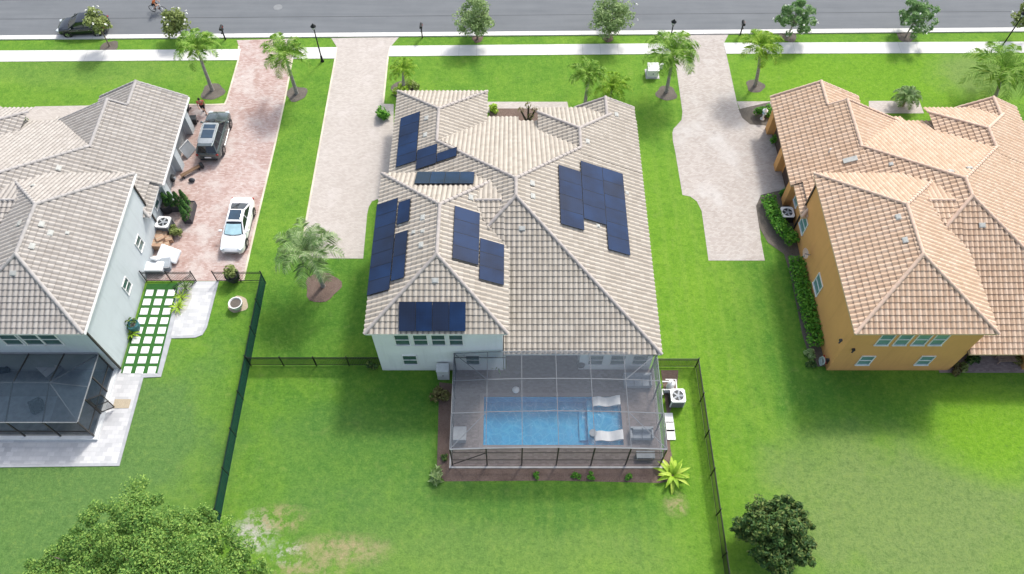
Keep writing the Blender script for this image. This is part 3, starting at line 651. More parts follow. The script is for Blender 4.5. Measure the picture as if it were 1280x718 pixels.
# (u runs along the eave, v up the slope)
solar(Hm, [(500,148),(524,140),(521,201),(496,209)], 5, 1)
solar(Hm, [(520.6,188),(546,180),(546,203),(520.6,213)], 2, 1)
solar(Hm, [(546,192),(571,184),(571,195),(546,203)], 1, 1)
solar(Hm, [(521,215),(593,215),(592.5,229.5),(518,230)], 4, 1)
solar(Hm, [(471,255),(497,249),(487,362),(459,370)], 7, 1)
solar(Hm, [(498,253),(513,249),(511.5,276),(496.5,281)], 1, 1)
solar(Hm, [(494,292),(509,288.5),(506,347),(488.5,352)], 2, 1)
solar(Hm, [(568,257),(600,267),(598,332),(565.6,322.5)], 4, 1)
solar(Hm, [(600,298),(631,306),(629,358),(599,347.5)], 3, 1)
solar(Hm, [(498.5,377.5),(582,377),(582.5,414),(498.5,415)], 4, 1)
solar(Hm, [(698,207),(726,214),(730.6,287.5),(701,280.6)], 4, 1)
solar(Hm, [(725,201.5),(752.5,209),(758,281),(730.6,274)], 4, 1)
solar(Hm, [(753,209),(778.4,218),(788,319),(760,312.5)], 6, 1)
# ---------- left house (mirrored plan)
fl = lambda x: -36.18-x
r = thing('grey_house', 'pale grey two storey house with grey tile roof beside the red paver driveway', 'house', (-36, 34, 0))
Hl = make_house(r, fl, M['tile_left'], plain('cap_left', (.36,.34,.325), .85, var=.15, scale=3), 'gabled', M['grey_stucco'], M['white_trim'])
for a in (20, 46, 69): 
    q = PY(a, 430, 24.2); Hl.window(q.x-.55, q.x+.55, 3.9, 5.3, 24.2, -1, 'x', M['glass'])
sx_l = fl(-8.98)
for (a, b, y0, y1) in ((173, 184, 302, 319), (157, 168, 354, 371)):
    q0, q1 = PX(178 if a > 170 else 162, y1, sx_l), PX(178 if a > 170 else 162, y0, sx_l); ym = (q0.y+q1.y)/2; Hl.window(ym-.40, ym+.40, 1.8, 2.85, sx_l, 1, 'y', M['glass'])
q = PX(196, 256, fl(-8.9)); Hl.window(q.y-.4, q.y+.4, 1.2, 2.2, fl(-8.9), 1, 'y')
for q in [(73.5,211),(52,281),(63,292),(40,308.6),(17,342),(25,280)]: Hl.vent(*q)
Hl.vent(42, 233, .3, .3); Hl.vent(84, 292, .25, .25)
# downpipes on the corners, eave gutter
for y_ in (24.22, 36.2): m = MB(); m.bb(sx_l+.005, sx_l+.10, y_, y_+.12, .1, 5.75); Hl.part('downpipe', m, M['bronze'])
m = MB(); m.bb(fl(-9.28), fl(-9.28)+.11, 23.8, 36.8, 5.86, 5.99); Hl.part('gutter', m, M['white_trim']); m = MB(); m.bb(fl(-9.7), fl(-9.7)+.11, 38.3, 47.5, 2.74, 2.87); Hl.part('gutter', m, M['white_trim'])
# ---------- orange house
fo = lambda x: x+30.8
r = thing('orange_house', 'orange stucco two storey house with salmon barrel tile roof', 'house', (31, 34, 0))
Ho = make_house(r, fo, M['tile_right'], plain('cap_right', (.56,.415,.32), .85, var=.15, scale=3), 'gabled', M['orange_stucco'], M['tan_trim'])
for a in (1106, 1129, 1152, 1174):
    q = PY(a, 421, 24.2); Ho.window(q.x-.22, q.x+.58, 3.85, 5.3, 24.2, -1, 'x', M['glass_teal'])
for a in (1083, 1158):
    q = PY(a, 445, 24.2); Ho.window(q.x-.25, q.x+.60, .95, 2.2, 24.2, -1, 'x', M['glass_teal'])
sx_o = fo(-8.98)
for (a, y) in ((1005, 280), (1023, 356)):
    q = PX(a, y, sx_o); Ho.window(q.y-.55, q.y+.55, q.z-.65, q.z+.65, sx_o, -1, 'y', M['glass_teal'])
q = PX(995.5, 252, fo(-8.9)); Ho.window(q.y-.4, q.y+.4, 1.1, 2.1, fo(-8.9), -1, 'y', M['glass_teal'])
for q in [(1188,215),(1212,211),(1123,272),(1131.6,301),(1227,282)]: Ho.vent(*q)
Ho.vent(1114, 206, .3, .3); Ho.pipe(1036, 191)
h = Ho.hit(1063, 201); n = h[1]; u = Vector((0,0,1)).cross(n).normalized(); v = n.cross(u); Ho.part('roof_vent', MB().box(h[0]+n*.1, (.45, 1.0, .14), M=Matrix((u, v, n)).transposed()), M['vent'], bevel=.03)
m = MB(); m.bb(sx_o-.10, sx_o-.005, 36.2, 36.32, .1, 5.75); Ho.part('downpipe', m, M['bronze'])
for (x_, z_) in [(PY(a, b, 24.2).x, PY(a, b, 24.2).z-.1) for a, b in ((1049, 424), (1065, 436))]:
    m = MB(); m.bb(x_, x_+.18, 24.05, 24.195, z_, z_+.16); m.tube([(x_+.09, 24.05, z_+.1), (x_-.05, 23.95, z_-.02)], .05); Ho.part('flood_lamp', m, M['dark_trim'])
# side garage doors between piers
for H_, wx, out, dm, pm in ((Hl, fl(-8.9), 1, M['grey_dark_stucco'], M['grey_stucco']), (Ho, fo(-8.9), -1, plain('door_brown', (.07,.045,.035), .5), M['orange_stucco'])):
    for (a, b) in ((39.4, 41.8), (43.2, 45.9)):
        m = MB(); 
        for k in range(4): m.bb(wx+out*.004, wx+out*.04, a+.05, b-.05, .05+.58*k, .05+.58*k+.55)
        d = H_.part('garage_door', m, dm); k = MB(); k.bb(wx+out*.041, wx+out*.07, (a+b)/2-.1, (a+b)/2+.1, .45, .5); H_.part('handle', k, M['chrome'], d)
    for y in (38.9, 42.4, 46.4):
        m = MB(); m.bb(wx+out*.003, wx+out*.55, y-.35, y+.35, 0, 2.75); H_.part('pier', m, pm)
# ---------- the sliver of the next house at the left edge
r = thing('neighbour_house', 'corner of a grey tiled house at the left edge beyond the entry walk', 'house', (-52, 46, 0))
Hn = House(r, lambda x: x, M['tile_left'], False); Hn.cap_mat = MATS['cap_left']
ex = P(23, 140, 3).x; ey0 = P(10, 176, 3).y; ey1 = P(23, 139.5, 3).y
Hn.hip(ex-9, ex, ey0, ey1, 3.0, .48, 'hip', 'gable'); Hn.finish()
m = MB(); m.bb(ex-8.96, ex-.04, ey0+.04, ey1-.04, 2.78, 2.98); Hn.part('fascia', m, M['white_trim'])
m = MB(); m.bb(ex-8.7, ex-.4, ey0+.3, ey1-.35, 0, 2.8); Hn.part('wall', m, M['white_stucco'])
# ================================================================== POOL CAGES
def bar(mb, a, b, w=.06, h=.06):
    a, b = Vector(a), Vector(b); d = b-a; L = d.length; z = d.normalized(); up = Vector((0,0,1)) if abs(z.z) < .95 else Vector((0,1,0))
    x = up.cross(z).normalized(); y = z.cross(x); mb.box((a+b)/2, (w, h, L), M=Matrix((x, y, z)).transposed()); return mb
cage = thing('pool_enclosure', 'aluminium framed screen enclosure over the swimming pool behind the white house', 'pool enclosure', (2.9, 20.8, 0))
co = Vector(cage.location)
xL, xR, yF, yB = -3.85, 9.6, 17.42, 24.05
def zr(x): return 2.86+.40*max(0, 1-abs(x-2.9)/6.7)**.8 if False else 2.86+.38*(1-((x-2.87)/6.73)**2)
XS = [xL+(xR-xL)*k/6 for k in range(7)]; YS = [yF, yF+(yB-yF)*.36, yF+(yB-yF)*.70, yB]
for k, x in enumerate(XS):
    m = MB(); bar(m, (x, yF, zr(x)), (x, yB, zr(x)), .035, .08); m.build('rafter', M['alu'], cage, off=co)
    m = MB(); m.bb(x-.04, x+.04, yF-.04, yF+.04, .06, zr(x)-.05); m.build('post', M['bronze'], cage, off=co)
for y in YS[1:3]+[yB]:
    m = MB()
    for a, b in zip(XS[:-1], XS[1:]): bar(m, (a+.03, y, zr(a)), (b-.03, y, zr(b)), .05, .028)
    m.build('purlin', M['alu'], cage, off=co)
m = MB()
for a, b in zip(XS[:-1], XS[1:]): bar(m, (a, yF-.005, zr(a)+.01), (b, yF-.005, zr(b)+.01), .09, .05)
m.build('eave_beam', M['alu'], cage, off=co)
for z_ in (.95, 2.25):
    m = MB(); m.bb(xL, xR, yF-.022, yF+.022, z_-.022, z_+.022); m.bb(xL-.022, xL+.022, yF+.03, yB, z_-.022, z_+.022); m.bb(xR-.022, xR+.022, yF+.03, yB, z_-.022, z_+.022); m.build('chair_rail', M['bronze'], cage, off=co)
for y in YS[1:]:
    for x in (xL, xR):
        m = MB(); m.bb(x-.035, x+.035, y-.035, y+.035, .05, 2.83); m.build('post', M['bronze'], cage, off=co)
m = MB(); bar(m, (xL, YS[0], 2.88), (XS[1], YS[1], zr(XS[1])), .04, .04); bar(m, (xR, YS[0], 2.88), (XS[5], YS[1], zr(XS[5])), .04, .04); bar(m, (xL, YS[3], 2.88), (XS[1], YS[2], zr(XS[1])), .04, .04); bar(m, (xR, YS[3], 2.88), (XS[5], YS[2], zr(XS[5])), .04, .04)
m.build('brace', M['alu'], cage, off=co)
m = MB(); bar(m, (xL+.02, yF, .1), (XS[1], yF, 2.2), .04, .04); m.bb(xL, XS[1]+1.3, yB-.02, yB+.02, 2.2, 2.26); m.build('wall_brace', M['bronze'], cage, off=co)
m = MB()
for a, b in zip(XS[:-1], XS[1:]): m.add([(a,yF,zr(a)+.06),(b,yF,zr(b)+.06),(b,yB,zr(b)+.06),(a,yB,zr(a)+.06)], [(0,1,2,3)])
m.build('roof_screen', M['screen'], cage, off=co)
m = MB(); n = len(XS)
m.add([(x,yF+.012,.06) for x in XS]+[(x,yF+.012,zr(x)) for x in XS], [(k,k+1,n+k+1,n+k) for k in range(n-1)])
m.add([(xL-.01,yF,.06),(xL-.01,yB,.06),(xL-.01,yB,2.86),(xL-.01,yF,2.86)], [(0,1,2,3)]); m.add([(xR+.01,yF,.06),(xR+.01,yB,.06),(xR+.01,yB,2.86),(xR+.01,yF,2.86)], [(0,1,2,3)])
m.build('wall_screen', M['screen'], cage, off=co)
# left neighbour's darker mansard cage
cage2 = thing('pool_enclosure', 'dark bronze hip roofed screen enclosure behind the grey house', 'pool enclosure', (-33, 21.6, 0)); c2 = Vector(cage2.location)
a0, a1, b0, b1 = -41.0, -27.55, 19.3, 24.1; ht, hr = 2.6, 3.25; rx = -29.75; ry = 21.75
kb = MB(); kb.bb(a0, a1+.22, b0-.22, b0+.10, 0, .22); kb.bb(a1-.10, a1+.22, b0+.103, b1+.1, 0, .22); kb.build('base_wall', M['white_stucco'], cage2, off=c2)
gx = [-27.55, -29.75, -32.1, -34.4, -36.7, -39.0]
for x in gx:
    m = MB(); m.bb(x-.045, x+.045, b0-.04, b0+.04, .22, ht); m.build('post', M['bronze'], cage2, off=c2)
    if x < -28:
        m = MB(); bar(m, (x, b0, ht), (x, ry, hr), .05, .09); bar(m, (x, ry, hr), (x, b1, ht+.1), .05, .09); m.build('rafter', M['bronze'], cage2, off=c2)
for y in (20.9, 22.5, 24.1):
    m = MB(); m.bb(a1-.04, a1+.04, y-.04, y+.04, .22, ht); m.build('post', M['bronze'], cage2, off=c2)
m = MB(); bar(m, (a0, ry, hr), (rx, ry, hr), .06, .07); bar(m, (rx, ry, hr), (a1, ry, ht), .05, .07); m.build('ridge_beam', M['alu'], cage2, off=c2)
m = MB(); bar(m, (rx, ry, hr), (a1, b0, ht), .05, .07); bar(m, (rx, ry, hr), (a1, b1, ht), .05, .07); m.build('hip_beam', M['alu'], cage2, off=c2)
m = MB(); bar(m, (a0, b0, ht), (a1, b0, ht), .08, .08); bar(m, (a1, b0, ht), (a1, b1, ht), .08, .08); m.bb(a0, a1, b1-.02, b1+.08, ht-.02, ht+.12); m.build('eave_beam', M['alu'], cage2, off=c2)
m = MB(); m.bb(a1-.03, a1+.03, b0+.05, b1, 1.0, 1.06); m.bb(a0, a1, b0-.03, b0+.03, 1.0, 1.06); m.build('chair_rail', M['bronze'], cage2, off=c2)
m = MB(); e = .05
m.add([(a0,b0,ht+e),(a1,b0,ht+e),(rx,ry,hr+e),(a0,ry,hr+e)], [(0,1,2,3)]); m.add([(a0,ry,hr+e),(rx,ry,hr+e),(a1,b1,ht+e),(a0,b1,ht+e)], [(0,1,2,3)]); m.add([(a1,b0,ht+e),(a1,b1,ht+e),(rx,ry,hr+e)], [(0,1,2)])
m.add([(a0,b0+.01,.22),(a1,b0+.01,.22),(a1,b0+.01,ht),(a0,b0+.01,ht)], [(0,1,2,3)]); m.add([(a1,b0+.02,.22),(a1,b1,.22),(a1,b1,ht),(a1,b0+.02,ht)], [(0,1,2,3)])
m.build('screen', M['screen_dark'], cage2, off=c2)
dr = MB(); dx = a1+.06
for q in (((dx,21.0,.25),(dx+.75,21.35,.25)),((dx,21.0,2.3),(dx+.75,21.35,2.3)),((dx,21.0,.25),(dx,21.0,2.3)),((dx+.75,21.35,.25),(dx+.75,21.35,2.3)),((dx,21.0,1.2),(dx+.75,21.35,1.2))): bar(dr, q[0], q[1], .05, .05)
d = dr.build('screen_door', M['bronze'], cage2, off=c2); MB().add([(dx,21.0,.25),(dx+.75,21.35,.25),(dx+.75,21.35,2.3),(dx,21.0,2.3)], [(0,1,2,3)]).build('door_screen', M['screen_dark'], d, off=c2)
struct('patio', MB().bb(a0, a1-.11, b0+.11, b1, 0, .06), plain('patio_grey', (.25,.26,.27), .85, var=.2))
struct('patio', MB().bb(-37.0, -30.9, 19.8, 22.2, .061, .075), plain('patio_pale', (.34,.38,.42), .6, var=.2))  # pale blue-grey slab, colours in the sky reflection on the floor
# ================================================================== FURNITURE ROUND THE POOLS
def chaise(name, q, rz, lab, grp, mat):
    t = thing(name, lab, 'sun lounger', q, rz, grp); W = .68; T = .09
    prof = [(-.92,.50),(-.80,.49),(-.62,.43),(-.40,.28),(-.20,.16),(0.,.13),(.2,.17),(.42,.28),(.58,.30),(.75,.24),(.92,.16)]
    m = MB(); rings = [[(x,-W/2,z-T),(x,W/2,z-T),(x,W/2,z),(x,-W/2,z)] for x, z in prof]; m.loft(rings); m.build('lounger_shell', mat, t, smooth=True, bevel=.02)
    b = MB(); b.bb(-.75,-.35,-.30,.30,0,.24); b.build('back_support', mat, t, bevel=.03); b = MB(); b.bb(.35,.7,-.30,.30,0,.19); b.build('foot_support', mat, t, bevel=.03)
    return t
c = P(757.5, 503, -.1); chaise('pool_lounger', (c.x, c.y, -.17), PI, 'white wavy lounger on the pool ledge nearer the house', 'white loungers on the pool ledge', M['white_plastic'])
c = P(761, 546, -.1); chaise('pool_lounger', (c.x, c.y, -.17), PI, 'white wavy lounger on the pool ledge nearer the back lawn', 'white loungers on the pool ledge', M['white_plastic'])
def sofa(name, lab, q, w, d, mat, legm, rz=0, cat='sofa'):
    t = thing(name, lab, cat, q, rz); m = MB(); m.bb(-w/2,w/2,-d/2,d/2,.10,.26); m.build('base', legm, t, bevel=.02)
    n = max(1, round(w/.75))
    for k in range(n):
        m = MB(); m.bb(-w/2+.14+(w-.28)*k/n+.01, -w/2+.14+(w-.28)*(k+1)/n-.01, -d/2+.02, d/2-.2, .265, .42); m.build('seat_cushion', mat, t, bevel=.04)
        m = MB(); m.box((-w/2+.14+(w-.28)*(k+.5)/n, d/2-.22, .60), ((w-.28)/n-.02, .16, .36), M=Matrix.Rotation(R(-12),3,'X')); m.build('back_cushion', mat, t, bevel=.04)
    m = MB(); m.bb(-w/2,w/2,d/2-.12,d/2,.26,.70); m.build('backrest', legm, t, bevel=.02)
    for s in (-1,1): m = MB(); m.bb(s*w/2-s*.12, s*w/2, -d/2, d/2-.125, .26, .56); m.build('armrest', legm, t, bevel=.02)
    for sx in (-1,1):
        for sy in (-1,1): MB().bb(sx*(w/2-.1)-.03, sx*(w/2-.1)+.03, sy*(d/2-.1)-.03, sy*(d/2-.1)+.03, 0, .10).build('leg', legm, t)
    return t
c = P(796, 479); sofa('outdoor_sofa', 'pale blue grey outdoor sofa in the far right corner of the screened deck', (c.x, c.y, .036), 1.9, .9, M['cloth_grey'], M['grey_plastic'])
c = P(801, 545); sofa('outdoor_sofa', 'low grey bench seat in the right corner of the deck beside the back screen', (c.x, c.y, .036), 1.5, .75, M['cloth_grey'], M['grey_plastic'], 0, 'bench')
c = P(806, 571); t = thing('bench_reflection', 'flat grey table shape added for the bench reflection in the back right corner', 'table', (c.x, c.y, .036)); m = MB(); m.bb(-.6,.6,-.25,.25,.33,.38); m.build('tabletop', M['grey_plastic'], t, bevel=.01)  # table shape added to stand in for the mirrored reflection of the bench
for sx in (-1,1):
    for sy in (-1,1): MB().bb(sx*.52-.03,sx*.52+.03,sy*.19-.03,sy*.19+.03,0,.33).build('leg', M['grey_plastic'], t)
c = P(741, 542); t = thing('side_table', 'small grey side table at the water edge beside the white loungers', 'table', (c.x, c.y, -.33)); MB().lathe((0,0,0), [(.18,0),(.16,.03),(.06,.06),(.06,.42),(.24,.44),(.25,.47)], 18).build('tabletop', M['grey_plastic'], t, smooth=True)
c = P(575, 546); t = thing('storage_box', 'dark grey deck storage box in the left back corner of the screened deck', 'storage box', (c.x, c.y, .036)); m = MB(); m.bb(-.42,.42,-.45,.45,0,.5); m.build('body', M['grey_plastic'], t, bevel=.02); m = MB(); m.bb(-.45,.45,-.48,.48,.502,.58); m.build('lid', M['grey_plastic'], t, bevel=.03)
c = P(644.8, 489); tag(MB().lathe((0,0,0), [(.02,0),(.16,.03),(.24,.12),(.24,.2),(.18,.28),(.04,.33)], 18).build('pool_ball', M['white_plastic'], smooth=True, loc=(c.x, c.y, .036)), 'small white ball lying on the deck beside the pool', 'ball')
c = P(724.5, 459); t = thing('kettle_grill', 'round black grill on the deck against the white rear wall', 'grill', (c.x, c.y-.2, .036))
MB().lathe((0,0,.55), [(.02,0),(.2,.06),(.3,.22),(.3,.26)], 18).build('bowl', M['dark_plastic'], t, smooth=True); l = MB().lathe((0,0,.815), [(.31,0),(.29,.1),(.18,.22),(.03,.27)], 18).build('lid', M['dark_plastic'], t, smooth=True); MB().bb(-.07,.07,-.015,.015,1.08,1.12).build('handle', M['chrome'], l)
for k in range(3): a = 2*PI*k/3; MB().tube([(.15*math.cos(a),.15*math.sin(a),.62),(.3*math.cos(a),.3*math.sin(a),0)], .015).build('leg', M['chrome'], t)
# furniture inside the dark cage
c = P(62, 460); sofa('outdoor_sofa', 'white cushioned outdoor daybed seen through the dark enclosure', (c.x, c.y, .062), 2.1, 1.2, M['cloth_white'], M['grey_plastic'], R(-38))
for (px, py, rz, lab) in ((50, 511, 30, 'dark patio armchair standing nearer the middle of the grey house enclosure'), (8, 462, 10, 'dark patio armchair partly cut by the left edge of the photo')):
    c = P(px, py); sofa('patio_chair', lab, (c.x, c.y, .076), .8, .8, M['cloth_dark'], M['dark_plastic'], R(rz), 'armchair')
c = P(22, 449); t = thing('patio_table', 'round dark patio table under the dark enclosure by the house wall', 'table', (c.x, c.y-.3, .062)); MB().lathe((0,0,.7), [(.55,0),(.56,.02),(.55,.04)], 24).build('tabletop', M['dark_plastic'], t)
MB().tube([(0,0,0),(0,0,.7)], .05).build('leg', M['dark_plastic'], t)
# ================================================================== EQUIPMENT
def ac_unit(lab, q, body, top, s=.9, h=.85, rz=0):
    t = thing('air_conditioner', lab, 'air conditioner', q, rz, 'outdoor air conditioners')
    m = MB(); m.bb(-s/2,s/2,-s/2,s/2,.06,h); m.build('casing', body, t, bevel=.03)
    m = MB()
    for k in range(9):
        z = .14+k*(h-.24)/9
        for sx in (-1,1): m.bb(sx*(s/2+.003), sx*(s/2+.014), -s/2+.07, s/2-.07, z, z+.03); m.bb(-s/2+.07, s/2-.07, sx*(s/2+.003), sx*(s/2+.014), z, z+.03)
    m.build('louvre', M['dark_plastic'], t)
    m = MB(); n = 24; r0, r1 = s*.40, s/2+.02; vs = []; 
    ring = []
    for k in range(n):
        a = 2*PI*(k+.5)/n; ca, sa = math.cos(a), math.sin(a); sc = r1/max(abs(ca),abs(sa)); vs += [(ca*r0, sa*r0, h+.05), (ca*sc, sa*sc, h+.05), (ca*sc, sa*sc, h+.004), (ca*r0, sa*r0, h+.004)]
    fs = []
    for k in range(n):
        a, b = 4*k, 4*((k+1)%n)
        for i in range(4): j = (i+1)%4; fs.append((a+i, b+i, b+j, a+j))
    m.add(vs, fs); m.build('top_cover', top, t, recalc=True)
    f = MB(); f.lathe((0,0,h+.012), [(r0*.99,0),(r0*.99,.004)], 24); fo_ = f.build('fan_well', M['dark_plastic'], t)
    b = MB(); b.lathe((0,0,h+.02), [(.13*s,0),(.12*s,.03)], 16)
    for k in range(5):
        a = 2*PI*k/5; b.box((.25*s*math.cos(a), .25*s*math.sin(a), h+.028), (.26*s, .13*s, .008), M=Matrix.Rotation(a,3,'Z')@Matrix.Rotation(R(14),3,'X'))
    b.build('fan', M['grey_plastic'], t)
    return t
c = P(208.5, 291); ac_unit('grey air conditioner with white top in the planting corner of the grey house', (c.x, c.y+.3, 0), M['grey_plastic'], M['white_trim'], 1.0, .95, R(-4))
c = P(978, 276); ac_unit('black air conditioner with pale top behind the hedge of the orange house', (c.x+.2, c.y+.2, 0), M['dark_plastic'], M['white_trim'], .95, .8)
c = P(845, 508); ac_unit('white pool heater with round fan top beside the screened pool', (c.x, c.y+.35, 0), M['white_plastic'], M['white_trim'], .95, .95)
c = P(833, 487); t = thing('pool_pump', 'white pool pump and filter piping beside the screen enclosure', 'pool pump', (c.x, c.y, .02))
MB().lathe((.25,.15,0), [(.02,0),(.28,.0),(.28,.06),(.25,.10),(.25,.66),(.18,.76),(.05,.80)], 18).build('filter_tank', M['white_plastic'], t, smooth=True)
MB().tube([(-.25,-.25,.2),(.25,-.25,.2)], .12, 12).build('motor', M['grey_plastic'], t); MB().lathe((.32,-.25,.08), [(.14,0),(.15,.25),(.10,.30)], 14).build('strainer', M['white_plastic'], t, smooth=True)
MB().tube([(.25,.15,.8),(.25,.15,.92),(-.4,.15,.92),(-.4,.15,.3)], .045).tube([(.32,-.25,.3),(.32,-.25,.5),(-.4,-.25,.5),(-.4,-.6,.5),(-.4,-.6,.02)], .045).tube([(-.1,.5,.5),(.6,.5,.5),(.6,-1.0,.4)], .045).build('pipe', M['white_plastic'], t)
for k, (px, py, lab) in enumerate(((836, 523, 'pale concrete slab beside the screen, nearest the pool heater'), (837.5, 534, 'pale concrete slab beside the screen, second from the pool heater'), (838.5, 544, 'pale concrete slab beside the screen, last before the mulch corner'))):
    c = P(px, py); tag(MB().bb(-.28,.28,-.36,.36,0,.06).build('concrete_slab', M['stone_white'], loc=(c.x, c.y, .016), bevel=.015), lab, 'slab', 'concrete slabs beside the pool screen')
c = P(555, 469); t = thing('utility_cabinet', 'pale grey cabinet standing against the white wall beside the pool screen', 'cabinet', (c.x, 23.75, 0)); m = MB(); m.bb(-.4,.4,-.3,.3,.03,1.3); m.build('body', plain('cab', (.55,.57,.58), .6), t, bevel=.02); m = MB(); m.bb(-.43,.43,-.33,.33,1.302,1.37); m.build('lid', MATS['cab'], t, bevel=.02); MB().bb(-.05,.05,-.34,-.305,.7,.74).build('handle', M['dark_plastic'], t)
c = P(815, 93); t = thing('transformer_box', 'white green-lidded transformer box on the front lawn beside a palm', 'utility box', (c.x, c.y, 0)); t['label'] = 'white boxy transformer cabinet on the front lawn beside the driveway palm'
m = MB(); m.bb(-.48,.48,-.45,.45,0,.82); m.build('body', M['white_plastic'], t, bevel=.03); m = MB(); m.box((0,-.02,.86), (1.02,1.0,.08), M=Matrix.Rotation(R(5),3,'X')); m.build('lid', M['white_plastic'], t, bevel=.03); MB().bb(-.04,.04,-.475,-.452,.4,.5).build('handle', M['dark_plastic'], t); MB().bb(-.6,.6,-.6,.6,-.05,.05).build('pad', M['pad'], t)
c = P(826, 86); t = thing('junction_box', 'small white utility pedestal right of the larger white cabinet', 'utility box', (c.x, c.y, 0)); m = MB(); m.bb(-.14,.14,-.1,.1,0,.5); m.build('body', M['white_plastic'], t, bevel=.02); m = MB(); m.bb(-.16,.16,-.12,.12,.502,.58); m.build('lid', M['white_plastic'], t, bevel=.02)
# satellite dish and hose reel at the orange house
c = PX(1005.5, 317, sx_o-.5); t = thing('satellite_dish', 'white satellite dish on an arm on the orange side wall', 'satellite dish', tuple(c))
md = Matrix.Rotation(R(38),3,'Y')@Matrix.Rotation(R(20),3,'X'); m = MB(); vs = []; n = 20; prof = [(0,0),(.14,.015),(.27,.05),(.36,.09)]
rg = [[md@Vector((r_*math.cos(2*PI*k/n), r_*1.15*math.sin(2*PI*k/n), z_)) for k in range(n)] for r_, z_ in prof[1:]]; m.loft(rg, caps=False); m.add(rg[0], [tuple(range(n))]); m.build('dish', M['white_plastic'], t, smooth=True)
m = MB(); bar(m, (0,0,-.02), (.48,0,-.2), .05, .05); bar(m, (0,-.1,0), (-.25,-.5,.35), .03, .03); m.box((-.25,-.5,.37), (.1,.08,.12)); m.build('arm', M['grey_plastic'], t)
c = P(1026, 455); t = thing('hose_reel', 'coiled garden hose hanging at the corner of the orange house', 'garden hose', (21.45, 24.6, 0)); m = MB()
for k, z_ in ((0,.95),(1,.35)):
    for j in range(4): rr = .22+.025*j; m.tube([(-.05*j*.6, rr*math.cos(2*PI*i/16)+(.05 if k else -.05), z_*.6+.25+rr*math.sin(2*PI*i/16)*.9) for i in range(17)], .028, 6)
m.build('hose', M['hose'], t); MB().bb(.1,.38,-.08,.08,.3,.9).build('bracket', M['dark_plastic'], t); MB().tube([(.05,-.3,.85),(.05,.3,.95)], .05).build('valve', M['lamp_red'], t)
# ================================================================== FENCES
def fence(lab, runs, h=1.35, mesh=None, step=2.4, pick=.115):
    o = Vector((runs[0][0][0], runs[0][0][1], 0)); t = thing('metal_fence', lab, 'fence', o); first = True
    for a, b in runs:
        a, b = Vector((a[0],a[1],0)), Vector((b[0],b[1],0)); d = b-a; L = d.length; d.normalize(); rz = math.atan2(d.y, d.x); n = max(1, round(L/step))
        for k in range(0 if first else 1, n+1):
            p = a+d*(L*k/n); m = MB(); m.box((p.x,p.y,(h+.08)/2), (.06,.06,h+.08), rz=rz); m.box((p.x,p.y,h+.09), (.075,.075,.03), rz=rz); m.build('post', M['black_metal'], t, off=o)
        first = False
        m = MB(); c_ = (a+b)/2
        for z_ in (h-.04, h-.22, .13): m.box((c_.x,c_.y,z_), (L,.034,.034), rz=rz)
        m.build('rail', M['black_metal'], t, off=o)
        m = MB(); q = int(L/pick)
        for k in range(1, q): p = a+d*(L*k/q); m.box((p.x,p.y,(h+.06)/2), (.017,.017,h-.06), rz=rz)
        m.build('pickets', M['black_metal'], t, off=o)
        if mesh:
            k = Vector((-d.y,d.x,0))*.022; m = MB(); m.add([a+k+Vector((0,0,.05)), b+k+Vector((0,0,.05)), b+k+Vector((0,0,h-.03)), a+k+Vector((0,0,h-.03))], [(0,1,2,3)]); m.build('windscreen', mesh, t, off=o)
    return t
XF = -18.25
fence('black metal fence with dark green screening along the left lawn', [((XF,31.35),(XF,24.6)), ((XF,24.6),(XF,11.5))], 1.4, M['fence_mesh'])
fence('short black fence joining the green screened fence to the white house', [((XF+.1,24.55),(-9.05,24.55))], 1.3, M['picket_mesh'])
fence('black picket fence between the two right hand back lawns', [((9.75,24.45),(12.75,24.45)), ((12.75,24.45),(12.85,9.0))], 1.3, M['picket_mesh'])
yC = P(245, 352).y; xa, xb, xc = P(183.5, 352).x, P(245.5, 352).x, P(272, 352).x
fence('black picket fence between the grey house and the open gate', [((xa,yC),(xb,yC))], 1.3, None, 1.9)
fence('black picket fence between the open gate and the side lawn', [((xc,yC),(XF-.1,yC))], 1.3, None, 1.9)
g0 = P(245.5, 353); t = thing('metal_gate', 'black picket gate leaf standing open over the white path', 'gate', (g0.x, g0.y-.1, 0), R(228)); m = MB()
for z_ in (.13,1.08,1.26): m.bb(0,1.55,-.017,.017,z_-.017,z_+.017)
m.bb(0,.04,-.02,.02,.08,1.3); m.bb(1.51,1.55,-.02,.02,.08,1.3); m.build('gate_frame', M['black_metal'], t); m = MB()
for k in range(1,14): m.bb(k*.111-.008,k*.111+.008,-.008,.008,.1,1.26)
m.build('pickets', M['black_metal'], t); MB().bb(1.42,1.52,-.06,.06,.95,1.05).build('latch', M['black_metal'], t)
